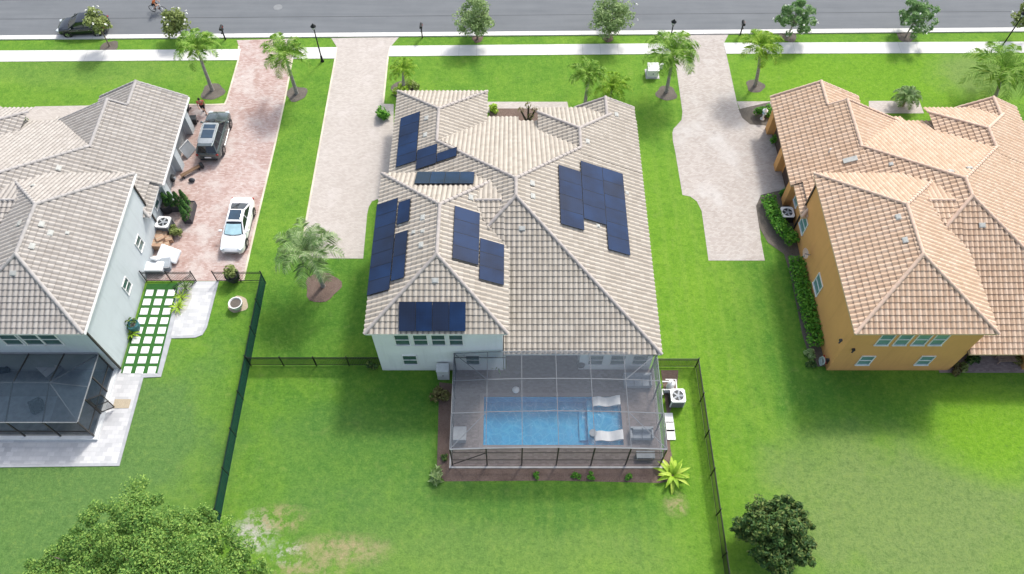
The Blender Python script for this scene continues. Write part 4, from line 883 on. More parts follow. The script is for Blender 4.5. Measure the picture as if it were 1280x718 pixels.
# ================================================================== STEPPING STONES
A, B_, C_, D_ = [P(*q) for q in turf_px]
k = 0; names = ['nearest the fence', 'second', 'third', 'fourth', 'fifth', 'sixth', 'seventh', 'eighth', 'nearest the dark enclosure']
base = None; cols = ('beside the grey wall', 'in the middle column', 'beside the white path')
corner = {0: [(226,383),(220,398),None]}
y_top, y_bot = P(210, 362.5).y, P(170, 463).y
for i in range(9):
    for j in range(3):
        fy = (i+.5)/9.0; y = y_top+(y_bot-y_top)*i/8.35-.28; xl = A.x+(D_.x-A.x)*(y-A.y)/(D_.y-A.y); xr = B_.x+(C_.x-B_.x)*(y-B_.y)/(C_.y-B_.y); x = xl+(xr-xl)*(.16+.335*j)
        if base is None: base = MB().bb(-.27,.27,-.27,.27,-.02,.03).build('stepping_stone', M['stone_white'], bevel=.012); o = base
        else: o = base.copy(); COL.objects.link(o)
        o.location = (x+rng.uniform(-.01,.01), y, .02); o.rotation_euler = (0,0,rng.uniform(-.02,.02))
        rl = ('row nearest the fence gate', 'second row from the fence gate', 'third row from the fence gate', 'fourth row from the fence gate', 'middle row of nine', 'fourth row from the dark enclosure', 'third row from the dark enclosure', 'second row from the dark enclosure', 'row nearest the dark enclosure')[i]
        tag(o, 'white square stepping stone, '+rl+', '+cols[j], 'paving stone', 'white stepping stones set in green turf')
c = P(152.5, 505); tag(MB().bb(-.52,.52,-.34,.34,0,.02).build('door_mat', M['mat_tan'], loc=(c.x, c.y, .014), rz=0) if False else MB().bb(-.55,.55,-.33,.33,0,.02).build('door_mat', M['mat_tan'], loc=(c.x, c.y, .014)), 'tan door mat on the white path beside the dark enclosure', 'door mat')
# ================================================================== THINGS ON THE RED DRIVEWAY
def box_thing(px, py, d, rz, lab, dz=0.):
    c = P(px, py); t = thing('cardboard_box', lab, 'box', (c.x, c.y, dz), R(rz), 'cardboard boxes by the grey wall'); m = MB(); m.bb(-d[0]/2,d[0]/2,-d[1]/2,d[1]/2,0,d[2]); m.build('carton', M['card'], t, bevel=.012)
    m = MB(); m.bb(-d[0]/2+.005,d[0]/2-.005,-.03,.03,d[2]+.001,d[2]+.004); m.build('tape', M['mat_tan'], t); return t
box_thing(198, 297, (.9,.75,.55), 4, 'brown carton standing right behind the pale topped air conditioner')
box_thing(204, 297.5, (.9,.55,.5), 0, 'brown carton at the back of the pile beside the planter bush'); box_thing(212, 302, (.6,.5,.45), 20, 'small brown carton tilted at the right of the pile')
box_thing(200, 309, (.8,.7,.6), -3, 'broad flat topped brown carton at the front of the pile'); box_thing(209, 308, (.5,.6,.4), 12, 'small brown carton low at the front right of the pile'); box_thing(204, 304, (.6,.5,.4), 35, 'brown carton lying turned across the middle of the pile', .35)
c = P(214, 322); t = thing('mattress', 'white rounded mattress leaning on the pile beside the wall', 'mattress', (c.x, c.y, .05), R(-22)); m = MB(); m.box((0,0,.42), (1.75,1.1,.22), M=Matrix.Rotation(R(24),3,'X')); m.build('mattress_pad', M['cloth_white'], t, bevel=.09)
c = P(207, 333); t = thing('seat_cushion', 'grey upholstered cushion block in front of the white mattress', 'cushion', (c.x, c.y, 0), R(8)); m = MB(); m.bb(-.5,.5,-.45,.45,0,.5); m.build('cushion', M['cloth_grey'], t, bevel=.07); MB().tube([(-.46,-.46,.46),(.46,-.46,.46)], .012).build('piping', M['cloth_white'], t)
c = P(199, 328); t = thing('seat_cushion', 'pale slanting cushion between the dark bin and grey block', 'cushion', (c.x, c.y, 0), R(-15)); m = MB(); m.box((0,0,.5), (.55,.95,.22), M=Matrix.Rotation(R(-50),3,'X')); m.build('cushion', M['cloth_white'], t, bevel=.07); MB().tube([(-.2,-.3,.2),(.2,-.3,.2)], .012).build('piping', M['cloth_grey'], t)
c = P(194, 341); t = thing('cushioned_bench', 'white topped bench against the grey wall behind the fence', 'bench', (c.x, c.y+.2, 0), 0); m = MB(); m.bb(-.75,.75,-.42,.42,.42,.62); m.build('cushion', M['cloth_white'], t, bevel=.06); m = MB(); m.bb(-.75,.75,-.4,.4,.1,.415); m.build('base', M['cloth_grey'], t, bevel=.02)
c = P(189.5, 331); t = thing('storage_bin', 'blue grey plastic storage bin with lid beside the grey wall', 'storage bin', (c.x, c.y, 0), R(4)); m = MB(); m.bb(-.45,.45,-.3,.3,0,.42); m.build('body', plain('bin_blue', (.10,.13,.16), .5), t, bevel=.03); m = MB(); m.bb(-.48,.48,-.33,.33,.422,.48); m.build('lid', M['cloth_grey'], t, bevel=.02)
c = P(209.5, 266); t = thing('planter_barrel', 'round black barrel planter beside the grey house wall', 'barrel', (c.x, c.y+.2, 0)); MB().lathe((0,0,0), [(.40,0),(.48,.3),(.50,.6),(.46,.85),(.44,.86),(.42,.78),(.1,.77)], 22).build('barrel', M['dark_plastic'], t, smooth=True); MB().lathe((0,0,.76), [(.41,0),(.40,.03)], 20).build('soil', M['mulch_dark'], t)
# folding table, bins, hand cart
c = P(237, 192); t = thing('folding_table', 'folded grey table leaning against the garage wall', 'folding table', (c.x, c.y, 0), R(66)); m = MB(); m.box((0,0,.55), (1.15,.05,1.1), M=Matrix.Rotation(R(-28),3,'X')); m.build('tabletop', M['grey_plastic'], t, bevel=.01); m = MB()
for q in (((-.55,.1,0),(-.55,.5,1.02)),((.55,.1,0),(.55,.5,1.02)),((-.55,.5,1.02),(.55,.5,1.02))): bar(m, *[Vector(p)+Vector((0,-.32,0)) for p in q], .04, .04)
m.build('frame', M['stone_white'], t)
def wheeled_bin(px, py, lab, s=1., rz=0):
    c = P(px, py); t = thing('wheeled_bin', lab, 'bin', (c.x, c.y, 0), R(rz), 'bins by the garage'); m = MB(); a = .26*s; b = .33*s
    m.loft([[(-a*.8,-a*.8,.08*s),(a*.8,-a*.8,.08*s),(a*.8,a*.8,.08*s),(-a*.8,a*.8,.08*s)], [(-b,-b,.95*s),(b,-b,.95*s),(b,b,.95*s),(-b,b,.95*s)]]); m.build('body', M['dark_plastic'], t, bevel=.03); m = MB(); m.box((0,0,1.0*s), (.72*s,.74*s,.07*s), M=Matrix.Rotation(R(6),3,'Y')); m.build('lid', M['dark_plastic'], t, bevel=.03)
    for sx in (-1,1): MB().tube([(sx*.24*s,.3*s,.1*s),(sx*.31*s,.3*s,.1*s)], .1*s, 12).build('wheel', M['rubber'], t)
wheeled_bin(244.5, 155, 'small black wheeled bin beside the garage pier nearest the walker', .75, 10); wheeled_bin(234.5, 139, 'black wheeled bin in the garage recess by the lawn corner', .9)
c = P(239.5, 217); t = thing('wooden_bench', 'long narrow dark plank bench lying across the red pavers', 'bench', (c.x, c.y, 0), R(40)); m = MB(); m.bb(-.85,.85,-.16,.16,.30,.36); m.build('seat', M['wood'], t, bevel=.01)
for s in (-.68,.68): MB().bb(s-.05,s+.05,-.15,.15,0,.30).build('leg', M['dark_trim'], t)
m = MB(); m.bb(.86,1.12,-.2,.2,.1,.46); m.build('end_bracket', M['dark_plastic'], t, bevel=.03)
c = P(240.5, 227); tag(MB().lathe((0,0,0), [(.03,0),(.2,.04),(.24,.16),(.18,.27),(.08,.34),(.03,.36)], 14, 1.1, .8).build('duffel_bag', M['cloth_dark'], smooth=True, loc=(c.x, c.y, .013)), 'small black bag lying on the red pavers near the bench', 'bag')
c = P(219, 228); t = thing('garden_hose_box', 'small dark hose box on the garage wall', 'hose box', (c.x-.1, c.y, 0)); m = MB(); m.bb(-.2,.2,-.22,.22,.25,.75); m.build('body', M['dark_plastic'], t, bevel=.03); MB().tube([(.2,0,.5),(.3,0,.5)], .12, 14).build('reel', M['grey_plastic'], t)
# ================================================================== STREET LAMPS AND MAILBOXES
def lamp(lab, q, h, rz=0):
    t = thing('street_lamp', lab, 'street lamp', (q.x, q.y, 0), rz, 'black street lamps along the street')
    MB().lathe((0,0,0), [(.16,0),(.16,.1),(.11,.16),(.10,.6),(.075,.66),(.06,.7),(.05,h-.5),(.075,h-.48),(.075,h-.42),(.04,h-.4)], 12).build('pole', M['black_metal'], t, smooth=True)
    l = MB().lathe((0,0,h-.4), [(.10,0),(.19,.28),(.19,.30)], 6).build('lantern', M['headlight'], t); MB().lathe((0,0,h-.1), [(.25,0),(.22,.05),(.07,.2),(.03,.3)], 10).build('cap', M['black_metal'], l)
    m = MB()
    for k in range(6): a = 2*PI*k/6; bar(m, (.105*math.cos(a),.105*math.sin(a),h-.4), (.2*math.cos(a),.2*math.sin(a),h-.1), .02, .02)
    m.build('lantern_frame', M['black_metal'], t); return t
q = P(403, 77); z_ = 3.9; 
lamp('black street lamp standing between the red and the pale driveway', q, 4.0)
lamp('black street lamp rising from behind the tall palm beside the tan driveway', P(835.5, 60), 3.0)
lamp('black street lamp beside the sidewalk at the right edge of the photo', P(1248, 65), 4.3)
def mailbox(px, py, lab, h=1.25):
    c = P(px, py); t = thing('mailbox', lab, 'mailbox', (c.x, c.y, 0), 0, 'black kerbside mailboxes'); m = MB(); m.bb(-.05,.05,-.05,.05,0,h); m.bb(-.045,.045,-.35,.35,h-.32,h-.25); m.build('post', M['black_metal'], t)
    m = MB(); ring = [(.12*math.cos(PI*k/8), .14+.12*math.sin(PI*k/8)) for k in range(9)]+[(-.12,0),(.12,0)]; m.loft([[(x,-.28,h+.002+z) for x, z in ring], [(x,.28,h+.002+z) for x, z in ring]]); b = m.build('box', M['black_metal'], t, recalc=True); MB().bb(.122,.14,-.05,.15,h+.12,h+.16).build('flag', M['lamp_red'], b)
mailbox(282, 50, 'black mailbox by the kerb next to the red driveway'); mailbox(528, 47.5, 'black mailbox by the kerb next to the pale centre driveway'); mailbox(925, 44, 'black mailbox by the kerb next to the tan right driveway')
# ================================================================== VEHICLES
M['roof_silver'] = paint('roof_silver', (.34,.37,.38), .3, .3)
M['glass_roof'] = glassm('glass_roof', (.015,.04,.07), .1)
def car(lab, q, rz, style, pm):
    t = thing({'sedan': 'parked_sedan', 'suv': 'parked_suv', 'wagon': 'parked_hatchback'}[style], lab, {'sedan': 'car', 'suv': 'suv', 'wagon': 'car'}[style], (q.x, q.y, 0.012), rz)
    if style == 'sedan':
        W = .94; st = [(-2.46,.66,.42,.80),(-2.40,.80,.33,.93),(-2.2,.89,.27,1.02),(-1.7,.93,.22,1.01),(-1.0,.94,.2,.97),(0,.94,.18,.94),(1.0,.94,.2,.93),(1.6,.94,.21,.89),(2.1,.90,.23,.81),(2.35,.82,.26,.72),(2.47,.66,.32,.60)]
        cab = dict(xb=-1.85, xr=-.85, xf=.18, xw=1.12, zb0=1.0, zb1=.92, zr=1.43, wb=.82, wt=.60)
    elif style == 'suv':
        W = .98; st = [(-2.50,.66,.48,.98),(-2.44,.84,.42,1.06),(-2.28,.93,.36,1.13),(-2.0,.97,.30,1.14),(-1.4,.98,.26,1.13),(0,.98,.25,1.10),(1.0,.98,.26,1.08),(1.7,.97,.28,1.04),(2.15,.93,.32,.96),(2.40,.83,.36,.84),(2.48,.66,.42,.72)]
        cab = dict(xb=-2.38, xr=-1.92, xf=.25, xw=1.18, zb0=1.12, zb1=1.08, zr=1.74, wb=.88, wt=.63)
    else:
        W = .92; st = [(-2.2,.72,.42,.90),(-2.12,.84,.34,1.0),(-1.8,.90,.27,1.02),(-1.0,.92,.22,1.0),(0,.92,.2,.98),(.9,.92,.2,.95),(1.5,.91,.22,.90),(1.95,.86,.25,.82),(2.15,.76,.28,.72),(2.25,.6,.34,.62)]
        cab = dict(xb=-2.0, xr=-1.45, xf=.15, xw=1.05, zb0=1.02, zb1=.94, zr=1.52, wb=.81, wt=.62)
    rings = []
    for x, w, zb, zs in st:
        h = zs-zb; half = [(.80,0),(.97,.10),(1.0,.35),(1.0,.62),(.965,.86),(.89,1.0),(.5,1.045),(.0,1.06)]
        r = [(x, -w*a, zb+h*b) for a, b in half]+[(x, w*a, zb+h*b) for a, b in half[-2::-1]]
        rings.append(r)
    m = MB(); m.loft(rings); body = m.build('body', pm, t, smooth=True, recalc=True)
    k = cab; m = MB()
    base = [(k['xb'],-k['wb']*.93,k['zb0']),(k['xw'],-k['wb']*.95,k['zb1']),(k['xw']+.14,0,k['zb1']+.02),(k['xw'],k['wb']*.95,k['zb1']),(k['xb'],k['wb']*.93,k['zb0']),(k['xb']-.08,0,k['zb0'])]
    midb = [(-.3,k['wb'],(k['zb0']+k['zb1'])/2)]
    top = [(k['xr'],-k['wt']*.95,k['zr']-.03),(k['xf'],-k['wt'],k['zr']-.03),(k['xf']+.08,0,k['zr']),(k['xf'],k['wt'],k['zr']-.03),(k['xr'],k['wt']*.95,k['zr']-.03),(k['xr']-.05,0,k['zr'])]
    low = [(x, y, z-.12) for x, y, z in base]
    m.loft([low, base, top]); m.build('windows', M['glass_car'], t, recalc=True)
    # roof skin, pillars
    def rf(x0, x1, wf, wr, z0, z1):
        N = 6; R_ = []
        for x, w, dz in ((x0, wr*.93, -.035),(x0+.12, wr, 0),((x0+x1)/2, (wf+wr)/2, .03),(x1-.12, wf, 0),(x1, wf*.93, -.035)):
            R_.append([(x,-w,z0+dz-.035),(x,-w*.93,z0+dz+.02),(x,-w*.5,z0+dz+.04),(x,w*.5,z0+dz+.04),(x,w*.93,z0+dz+.02),(x,w,z0+dz-.035)])
        return R_
    m = MB(); m.loft(rf(k['xr']-.06, k['xf']+.07, k['wt']+.045, k['wt']*.95+.045, k['zr']-.01, 0)); roof = m.build('roof', pm if style != 'suv' else M['roof_silver'], t, smooth=True, recalc=True)
    if style in ('sedan', 'suv'):
        m = MB(); x0, x1 = (k['xr']+.05, k['xf']-.08) if style == 'sedan' else (k['xf']-1.25, k['xf']-.45)
        for (u0, u1) in (((x0, x1),) if style == 'sedan' else ((-.70,-.02),(-1.78,-.88))) if False else (((x0, x1),) if style == 'sedan' else ((-.38,.08),(-1.40,-.48))):
            m.bb(u0, u1, -k['wt']*.78, k['wt']*.78, k['zr']+.032, k['zr']+.066)
        m.build('sunroof', M['glass_roof'], roof, bevel=.02)
    def pil(a, b, r): MB().tube([a, b], r, 6).build('pillar', pm, t)
    for s in (-1, 1):
        pil((k['xw'], s*k['wb']*.95, k['zb1']), (k['xf'], s*k['wt'], k['zr']-.03), .05); pil((k['xb'], s*k['wb']*.93, k['zb0']), (k['xr'], s*k['wt']*.95, k['zr']-.03), .065)
        pil((-.35, s*k['wb']*.955, k['zb1']+.02), (-.42, s*k['wt']*.99, k['zr']-.04), .035)
        if style != 'sedan': pil((-1.45, s*k['wb']*.95, k['zb0']), (-1.42, s*k['wt']*.97, k['zr']-.04), .04)
    if style == 'suv':
        for s in (-1, 1): m = MB(); m.tube([(k['xr']+.1, s*.60, k['zr']+.05), (k['xr']+.2, s*.61, k['zr']+.10), (k['xf']-.25, s*.61, k['zr']+.10), (k['xf']-.12, s*.60, k['zr']+.05)], .028, 6); m.build('roof_rail', M['chrome'], t)
        m = MB(); m.bb(k['xr']-.30, k['xr']+.05, -.60, .60, k['zr']-.05, k['zr']+.01); m.build('spoiler', pm, t, bevel=.02)
    wr = .345 if style != 'suv' else .38
    wx = (1.48, -1.42) if style != 'wagon' else (1.32, -1.32)
    for x in wx:
        for s in (-1, 1):
            a = MB().tube([(x, s*(W-.25), wr+.02), (x, s*(W+.008), wr+.02)], wr+.055, 22).build('wheel_arch', M['dark_trim'], t)
            w = MB().lathe((0,0,0), [(wr*.62,-.11),(wr*.94,-.11),(wr,-.07),(wr,.07),(wr*.94,.11),(wr*.62,.11)], 22); w.v = [(p[0]+x, p[2]+s*(W-.085), p[1]+wr) for p in w.v]
            o = w.build('wheel', M['rubber'], t, recalc=True)
            rm = MB(); rm.tube([(x, s*(W-.1), wr), (x, s*(W+.012), wr)], wr*.20, 12)
            for q_ in range(7): an = 2*PI*q_/7; rm.box((x+wr*.40*math.cos(an), s*(W+.02), wr+wr*.40*math.sin(an)), (wr*.52, .02, .055), M=Matrix.Rotation(-an,3,'Y'))
            rm.build('rim', M['chrome'], o)
    xf, xr = st[-1][0], st[0][0]
    for s in (-1, 1):
        m = MB(); m.box((xf-.20, s*W*.70, st[-3][3]-.10), (.30,.34,.13), rz=-s*.5); m.build('headlight', M['headlight'], t, bevel=.04)
        m = MB(); m.box((xr+.09, s*W*.74, st[1][3]-.12), (.14,.36,.15), rz=s*.3); m.build('tail_light', M['lamp_red'], t, bevel=.03)
        m = MB(); m.box((k['xw']-.28, s*(W+.10), k['zb1']+.09), (.16,.22,.14)); m.build('side_mirror', pm, t, bevel=.04)
        for x in (.35, -.75): m = MB(); m.bb(x-.12, x+.04, s*(W-.0)-.012, s*(W)+.022, k['zb1']-.16, k['zb1']-.13); m.build('door_handle', M['chrome'], t)
        m = MB(); m.bb(-1.05, 1.02, s*(W-.02)-.03, s*(W-.02)+.03, .30, .36); m.build('side_skirt', M['dark_trim'] if style != 'suv' else M['chrome'], t)
    m = MB(); m.bb(xf-.14, xf+.015, -.55, .55, st[-1][2]+.03, st[-1][2]+.18); m.build('grille', M['dark_trim'], t, bevel=.03)
    m = MB(); m.bb(xr-.02, xr+.06, -.26, .26, .62, .74); m.build('number_plate', M['white_plastic'], t)
    m = MB(); m.bb(xr-.03, xr+.2, -.7, .7, .36, .46); m.build('rear_bumper', M['dark_trim'], t, bevel=.03)
    m = MB(); x_ = k['xw']+.16
    for s in (-1, 1): m.tube([(x_-.02, s*.12, k['zb1']+.05), (x_-.14, s*.62, k['zb1']+.10)], .015, 5)
    m.build('wiper', M['dark_trim'], t)
    if style == 'sedan':
        ax = [Vector((k['xw']+.05, 0, k['zb1']+.09)), Vector((k['xf']+.16, 0, k['zr']-.03))]; a, b = ax[0].lerp(ax[1], .0), ax[0].lerp(ax[1], .88)
        m = MB(); m.add([(a.x-.03,-.66,a.z),(a.x+.07,0,a.z+.01),(a.x-.03,.66,a.z),(b.x,.56,b.z),(b.x+.04,0,b.z+.02),(b.x,-.56,b.z)], [(0,1,4,5),(1,2,3,4)]); m.build('sun_shade', M['sunshade'], t)
    return t
def heading(a, b): d = P(*b)-P(*a); return math.atan2(d.y, d.x)
def mid(a, b): return (P(*a)+P(*b))/2
def carpos(a, b): return mid(a, b), heading(a, b)
q, r_ = carpos((264.5, 203), (279, 149)); q.x -= .05; car('dark grey suv with glass roof panels and silver roof rails on the red driveway', q, r_, 'suv', M['paint_grey'])
q, r_ = carpos((307, 258), (292.5, 318)); car('white sedan with dark glass roof parked nose toward the fence on the red driveway', q, r_, 'sedan', M['paint_white'])
q, r_ = carpos((134, 44.5), (76, 47)); q.y += .75; car('black car parked at the kerb of the street behind a small tree', q, r_, 'wagon', M['paint_black'])
M['pad_dark'] = plain('pad_dark', (.20,.21,.215), .8); q = P(347.5, 9.5); t = thing('manhole_cover', 'round pale manhole cover in the street asphalt', 'manhole cover', (q.x, q.y, .009)); MB().lathe((0,0,0), [(.42,0),(.42,.008)], 28).build('frame', M['pad_dark'], t); MB().lathe((0,0,.0085), [(.33,0),(.33,.006)], 28).build('lid', M['pad_dark'], t)
# ================================================================== PEOPLE
def figure(t, J, E, rad, name='body', mat=None, sub=2):
    me = bpy.data.meshes.new(name); keys = list(J); ix = {k: i for i, k in enumerate(keys)}
    me.from_pydata([J[k] for k in keys], [(ix[a], ix[b]) for a, b in E], []); o = bpy.data.objects.new(name, me); COL.objects.link(o); o.parent = t
    sk = o.modifiers.new('skin', 'SKIN'); sk.use_smooth_shade = True
    for k in keys:
        v = me.skin_vertices[0].data[ix[k]]; r = rad.get(k, .05); v.radius = r if isinstance(r, tuple) else (r, r)
    me.skin_vertices[0].data[0].use_root = True
    s = o.modifiers.new('sub', 'SUBSURF'); s.levels = sub; s.render_levels = sub
    me.materials.append(mat or M['skin']); return o
def person(lab, q, rz, shirt, pose):
    t = thing('person', lab, 'person', (q.x, q.y, q.z), rz)
    J = pose; E = [('pel','sp'),('sp','ch'),('ch','nk'),('nk','hd'),('hd','ht')]
    R_ = dict(pel=(.15,.11), sp=(.13,.10), ch=(.16,.11), nk=.055, hd=.085, ht=.095)
    for s in 'lr':
        E += [('ch',s+'s'),(s+'s',s+'e'),(s+'e',s+'w'),(s+'w',s+'h'),('pel',s+'p'),(s+'p',s+'k'),(s+'k',s+'a'),(s+'a',s+'t')]
        for k, r in (('s',.07),('e',.045),('w',.032),('h',.035),('p',.10),('k',.062),('a',.042),('t',.04)): R_[s+k] = r
        for i in range(4):
            h = Vector(J[s+'h']); w = Vector(J[s+'w']); d = (h-w).normalized(); sd = d.cross(Vector((0,0,1))); sd = sd.normalized() if sd.length > .1 else Vector((0,1,0))
            J[s+'f%d'%i] = tuple(h+d*(.085 if i else .05)+sd*(.022*(i-1.5)*(1.0 if i else 2.0))); E.append((s+'h', s+'f%d'%i)); R_[s+'f%d'%i] = .009
    figure(t, J, E, R_)
    up = Vector(J['ht'])-Vector(J['hd']); hc = Vector(J['hd']).lerp(Vector(J['ht']), .6)
    fw = Vector((1,0,0))
    hair = MB(); hair.lathe((0,0,0), [(.105,-.03),(.115,.03),(.10,.09),(.06,.125),(.01,.135)], 14); hair.v = [tuple(hc+Vector((v[0]-.02, v[1]*.88, v[2]+.02))) for v in hair.v]; hair.build('hair', M['hair'], t, smooth=True)
    nose = MB(); nose.box(hc+Vector((.10,0,-.02)), (.04,.03,.05)); nose.box(hc+Vector((.092,0,-.075)), (.02,.05,.012)); nose.build('face', M['skin'], t, bevel=.008)
    ey = MB(); ey.box(hc+Vector((.094,.035,.015)), (.012,.022,.012)); ey.box(hc+Vector((.094,-.035,.015)), (.012,.022,.012)); ey.build('eyes', M['hair'], t)
    SJ = {k: J[k] for k in ('pel','sp','ch','ls','rs')}; 
    for s in 'lr': SJ[s+'m'] = tuple(Vector(J[s+'s']).lerp(Vector(J[s+'e']), .6))
    pel = Vector(J['pel']).lerp(Vector(J['sp']), .1); SJ['pel'] = tuple(pel)
    figure(t, SJ, [('pel','sp'),('sp','ch'),('ch','ls'),('ch','rs'),('ls','lm'),('rs','rm')], dict(pel=(.18,.14), sp=(.165,.13), ch=(.18,.135), ls=.092, rs=.092, lm=.075, rm=.075), 'shirt', shirt)
    TJ = {'pel': J['pel']}
    for s in 'lr': TJ[s+'p'] = J[s+'p']; TJ[s+'k'] = tuple(Vector(J[s+'p']).lerp(Vector(J[s+'k']), .78))
    figure(t, TJ, [('pel','lp'),('lp','lk'),('pel','rp'),('rp','rk')], dict(pel=(.165,.13), lp=.122, rp=.122, lk=.10, rk=.10), 'shorts', M['shorts'])
    for s in 'lr':
        a = Vector(J[s+'a']); b = Vector(J[s+'t']); m = MB(); c = a.lerp(b, .45); m.box((c.x, c.y, min(a.z, b.z)-.005), (.29,.10,.08)); m.build('shoe', M['cloth_dark'], t, bevel=.03)
    return t
walk = dict(pel=(0,0,.94), sp=(.01,0,1.12), ch=(.05,0,1.36), nk=(.07,0,1.52), hd=(.10,0,1.60), ht=(.11,0,1.70),
    ls=(.05,.20,1.42), le=(-.13,.26,1.17), lw=(-.06,.25,.93), lh=(-.03,.24,.85), rs=(.05,-.20,1.42), re=(.18,-.26,1.18), rw=(.37,-.22,1.03), rh=(.43,-.20,.98),
    lp=(0,.10,.90), lk=(.20,.11,.50), la=(.14,.11,.09), lt=(.28,.12,.05), rp=(0,-.10,.90), rk=(-.05,-.11,.48), ra=(-.33,-.11,.16), rt=(-.22,-.12,.05))
q = P(256.5, 141.5); q.z = .02; person('person in a red shirt and dark shorts walking on the red driveway', q, R(-75), M['shirt_red'], walk)
# rider and bicycle on the street
q = P(199, 15.5); q.z = .008; rz = R(-8)
b = thing('bicycle', 'white framed bicycle ridden along the street at the top of the photo', 'bicycle', tuple(q), rz)
for x in (-.52, .52):
    w = MB(); n = 28; rg = [[(x+(.33+.03*math.cos(2*PI*k/8))*math.cos(2*PI*i/n), .02*math.sin(2*PI*k/8), .36+(.33+.03*math.cos(2*PI*k/8))*math.sin(2*PI*i/n)) for k in range(8)] for i in range(n+1)]; w.loft(rg, caps=False); o = w.build('wheel', M['rubber'], b, smooth=True)
    m = MB(); m.tube([(x,-.05,.36),(x,.05,.36)], .03, 8)
    for k in range(10): an = 2*PI*k/10; m.tube([(x,0,.36),(x+.32*math.cos(an),0,.36+.32*math.sin(an))], .006, 4)
    m.build('spokes', M['chrome'], o)
m = MB(); 
for a_, c_ in (((-.52,0,.36),(-.08,0,.34)),((-.08,0,.34),(-.2,0,.86)),((-.2,0,.80),(.34,0,.86)),((-.08,0,.34),(.36,0,.78)),((.52,0,.36),(.32,0,1.0)),((-.52,0,.36),(-.2,0,.78))): m.tube([a_, c_], .028, 8)
m.build('bike_frame', M['white_plastic'], b); MB().box((-.22,0,.90), (.26,.14,.06)).build('saddle', M['dark_plastic'], b, bevel=.02); MB().tube([(.30,-.28,1.04),(.33,0,1.02),(.30,.28,1.04)], .018, 8).build('handlebar', M['dark_plastic'], b)
for s in (-1, 1): MB().box((-.08+s*.14, s*.14, .34-s*.08), (.1,.1,.03)).build('pedal', M['dark_plastic'], b)
ride = dict(pel=(-.20,0,.98), sp=(-.12,0,1.14), ch=(.02,0,1.36), nk=(.08,0,1.50), hd=(.12,0,1.57), ht=(.14,0,1.67),
    ls=(.02,.20,1.40), le=(.14,.27,1.16), lw=(.25,.27,1.08), lh=(.30,.27,1.06), rs=(.02,-.20,1.40), re=(.14,-.27,1.16), rw=(.25,-.27,1.08), rh=(.30,-.27,1.06),
    lp=(-.18,.10,.95), lk=(.18,.13,.72), la=(.0,.14,.33), lt=(.14,.15,.30), rp=(-.18,-.10,.95), rk=(.12,-.13,.86), ra=(-.25,-.14,.50), rt=(-.11,-.15,.47))
person('person in an orange shirt riding a bicycle along the street', q, rz, M['shirt_orange'], ride)
# ================================================================== VEGETATION
def rdir(): 
    while True:
        v = Vector((rng.uniform(-1,1), rng.uniform(-1,1), rng.uniform(-1,1)))
        if .05 < v.length < 1: return v.normalized()
def leaf(mb, p, nrm, s, asp=1.8, ax=None):
    a = ax if ax is not None else rdir(); u = nrm.cross(a)
    if u.length < .05: u = nrm.cross(Vector((1,.3,.2)))
    u.normalize(); w = u.cross(nrm).normalized(); l = s*asp/2; k = s/2
    i = len(mb.v); bend = nrm*(-.15*s)
    mb.v += [tuple(p-w*l+bend), tuple(p+u*k), tuple(p+w*l+bend), tuple(p-u*k)]; mb.f.append((i,i+1,i+2,i+3))
def clump(mb, c, r, n, s, flat=1., asp=1.8):
    c = Vector(c)
    for _ in range(n):
        d = rdir(); rr = r*(.35+.65*rng.random()**.5); p = c+Vector((d.x*rr, d.y*rr, d.z*rr*flat)); nn = (d*.55+rdir()*.6+Vector((0,0,.55))).normalized(); leaf(mb, p, nn, s*rng.uniform(.65,1.3), asp)
def limbs(mb, base, tips, r0):
    base = Vector(base)
    for tp in tips:
        tp = Vector(tp); b = base.lerp(tp, .5)+Vector((rng.uniform(-.1,.1), rng.uniform(-.1,.1), .12)); mb.tube([base, b, tp], [r0, r0*.6, r0*.25], 6)
def tree(name, lab, q, h, R_, cz, leafm, n_cl, per, s, trunk=.1, flat=.8, bark='bark', cat='tree', group=None, cx=0., cy=0., flowers=0, shell=.45, clr=.34, asp=1.8):
    t = thing(name, lab, cat, (q.x, q.y, 0), 0, group); cr = MB(); cen = []
    for k in range(n_cl):
        d = rdir(); rr = R_*(shell+(1-shell)*rng.random()**.6)*(.82+.3*math.sin(3*math.atan2(d.y, d.x)+q.x)*.5); c = Vector((cx+d.x*rr, cy+d.y*rr, cz+d.z*rr*flat))
        if c.z < .3: c.z = .3+rng.random()*.3
        cen.append(c); clump(cr, c, R_*clr*rng.uniform(.6,1.25), int(per*rng.uniform(.6,1.3)), s, .8, asp)
    tr = MB(); top = Vector((cx*.7, cy*.7, cz-.15*R_)); fork = Vector((cx*.3, cy*.3, max(.3, (cz-R_*flat)*.8+.2))); tr.tube([(0,0,-.1),(0,0,.15),fork,top], [trunk*1.4, trunk, trunk*.8, trunk*.35], 8); limbs(tr, fork, rng.sample(cen, min(9, len(cen))), trunk*.55)
    tr.build('trunk', M[bark], t, smooth=True); cr.build('crown', M[leafm], t)
    if flowers:
        f = MB()
        for k in range(flowers):
            d = rdir(); d.z = abs(d.z)*.8+.1; d.normalize(); c = Vector((cx+d.x*R_*1.12, cy+d.y*R_*1.12, cz+d.z*R_*flat*1.12)); clump(f, c, .09, 7, .11, 1, 1.2)
        f.build('blossom', M['flower'], t)
    return t
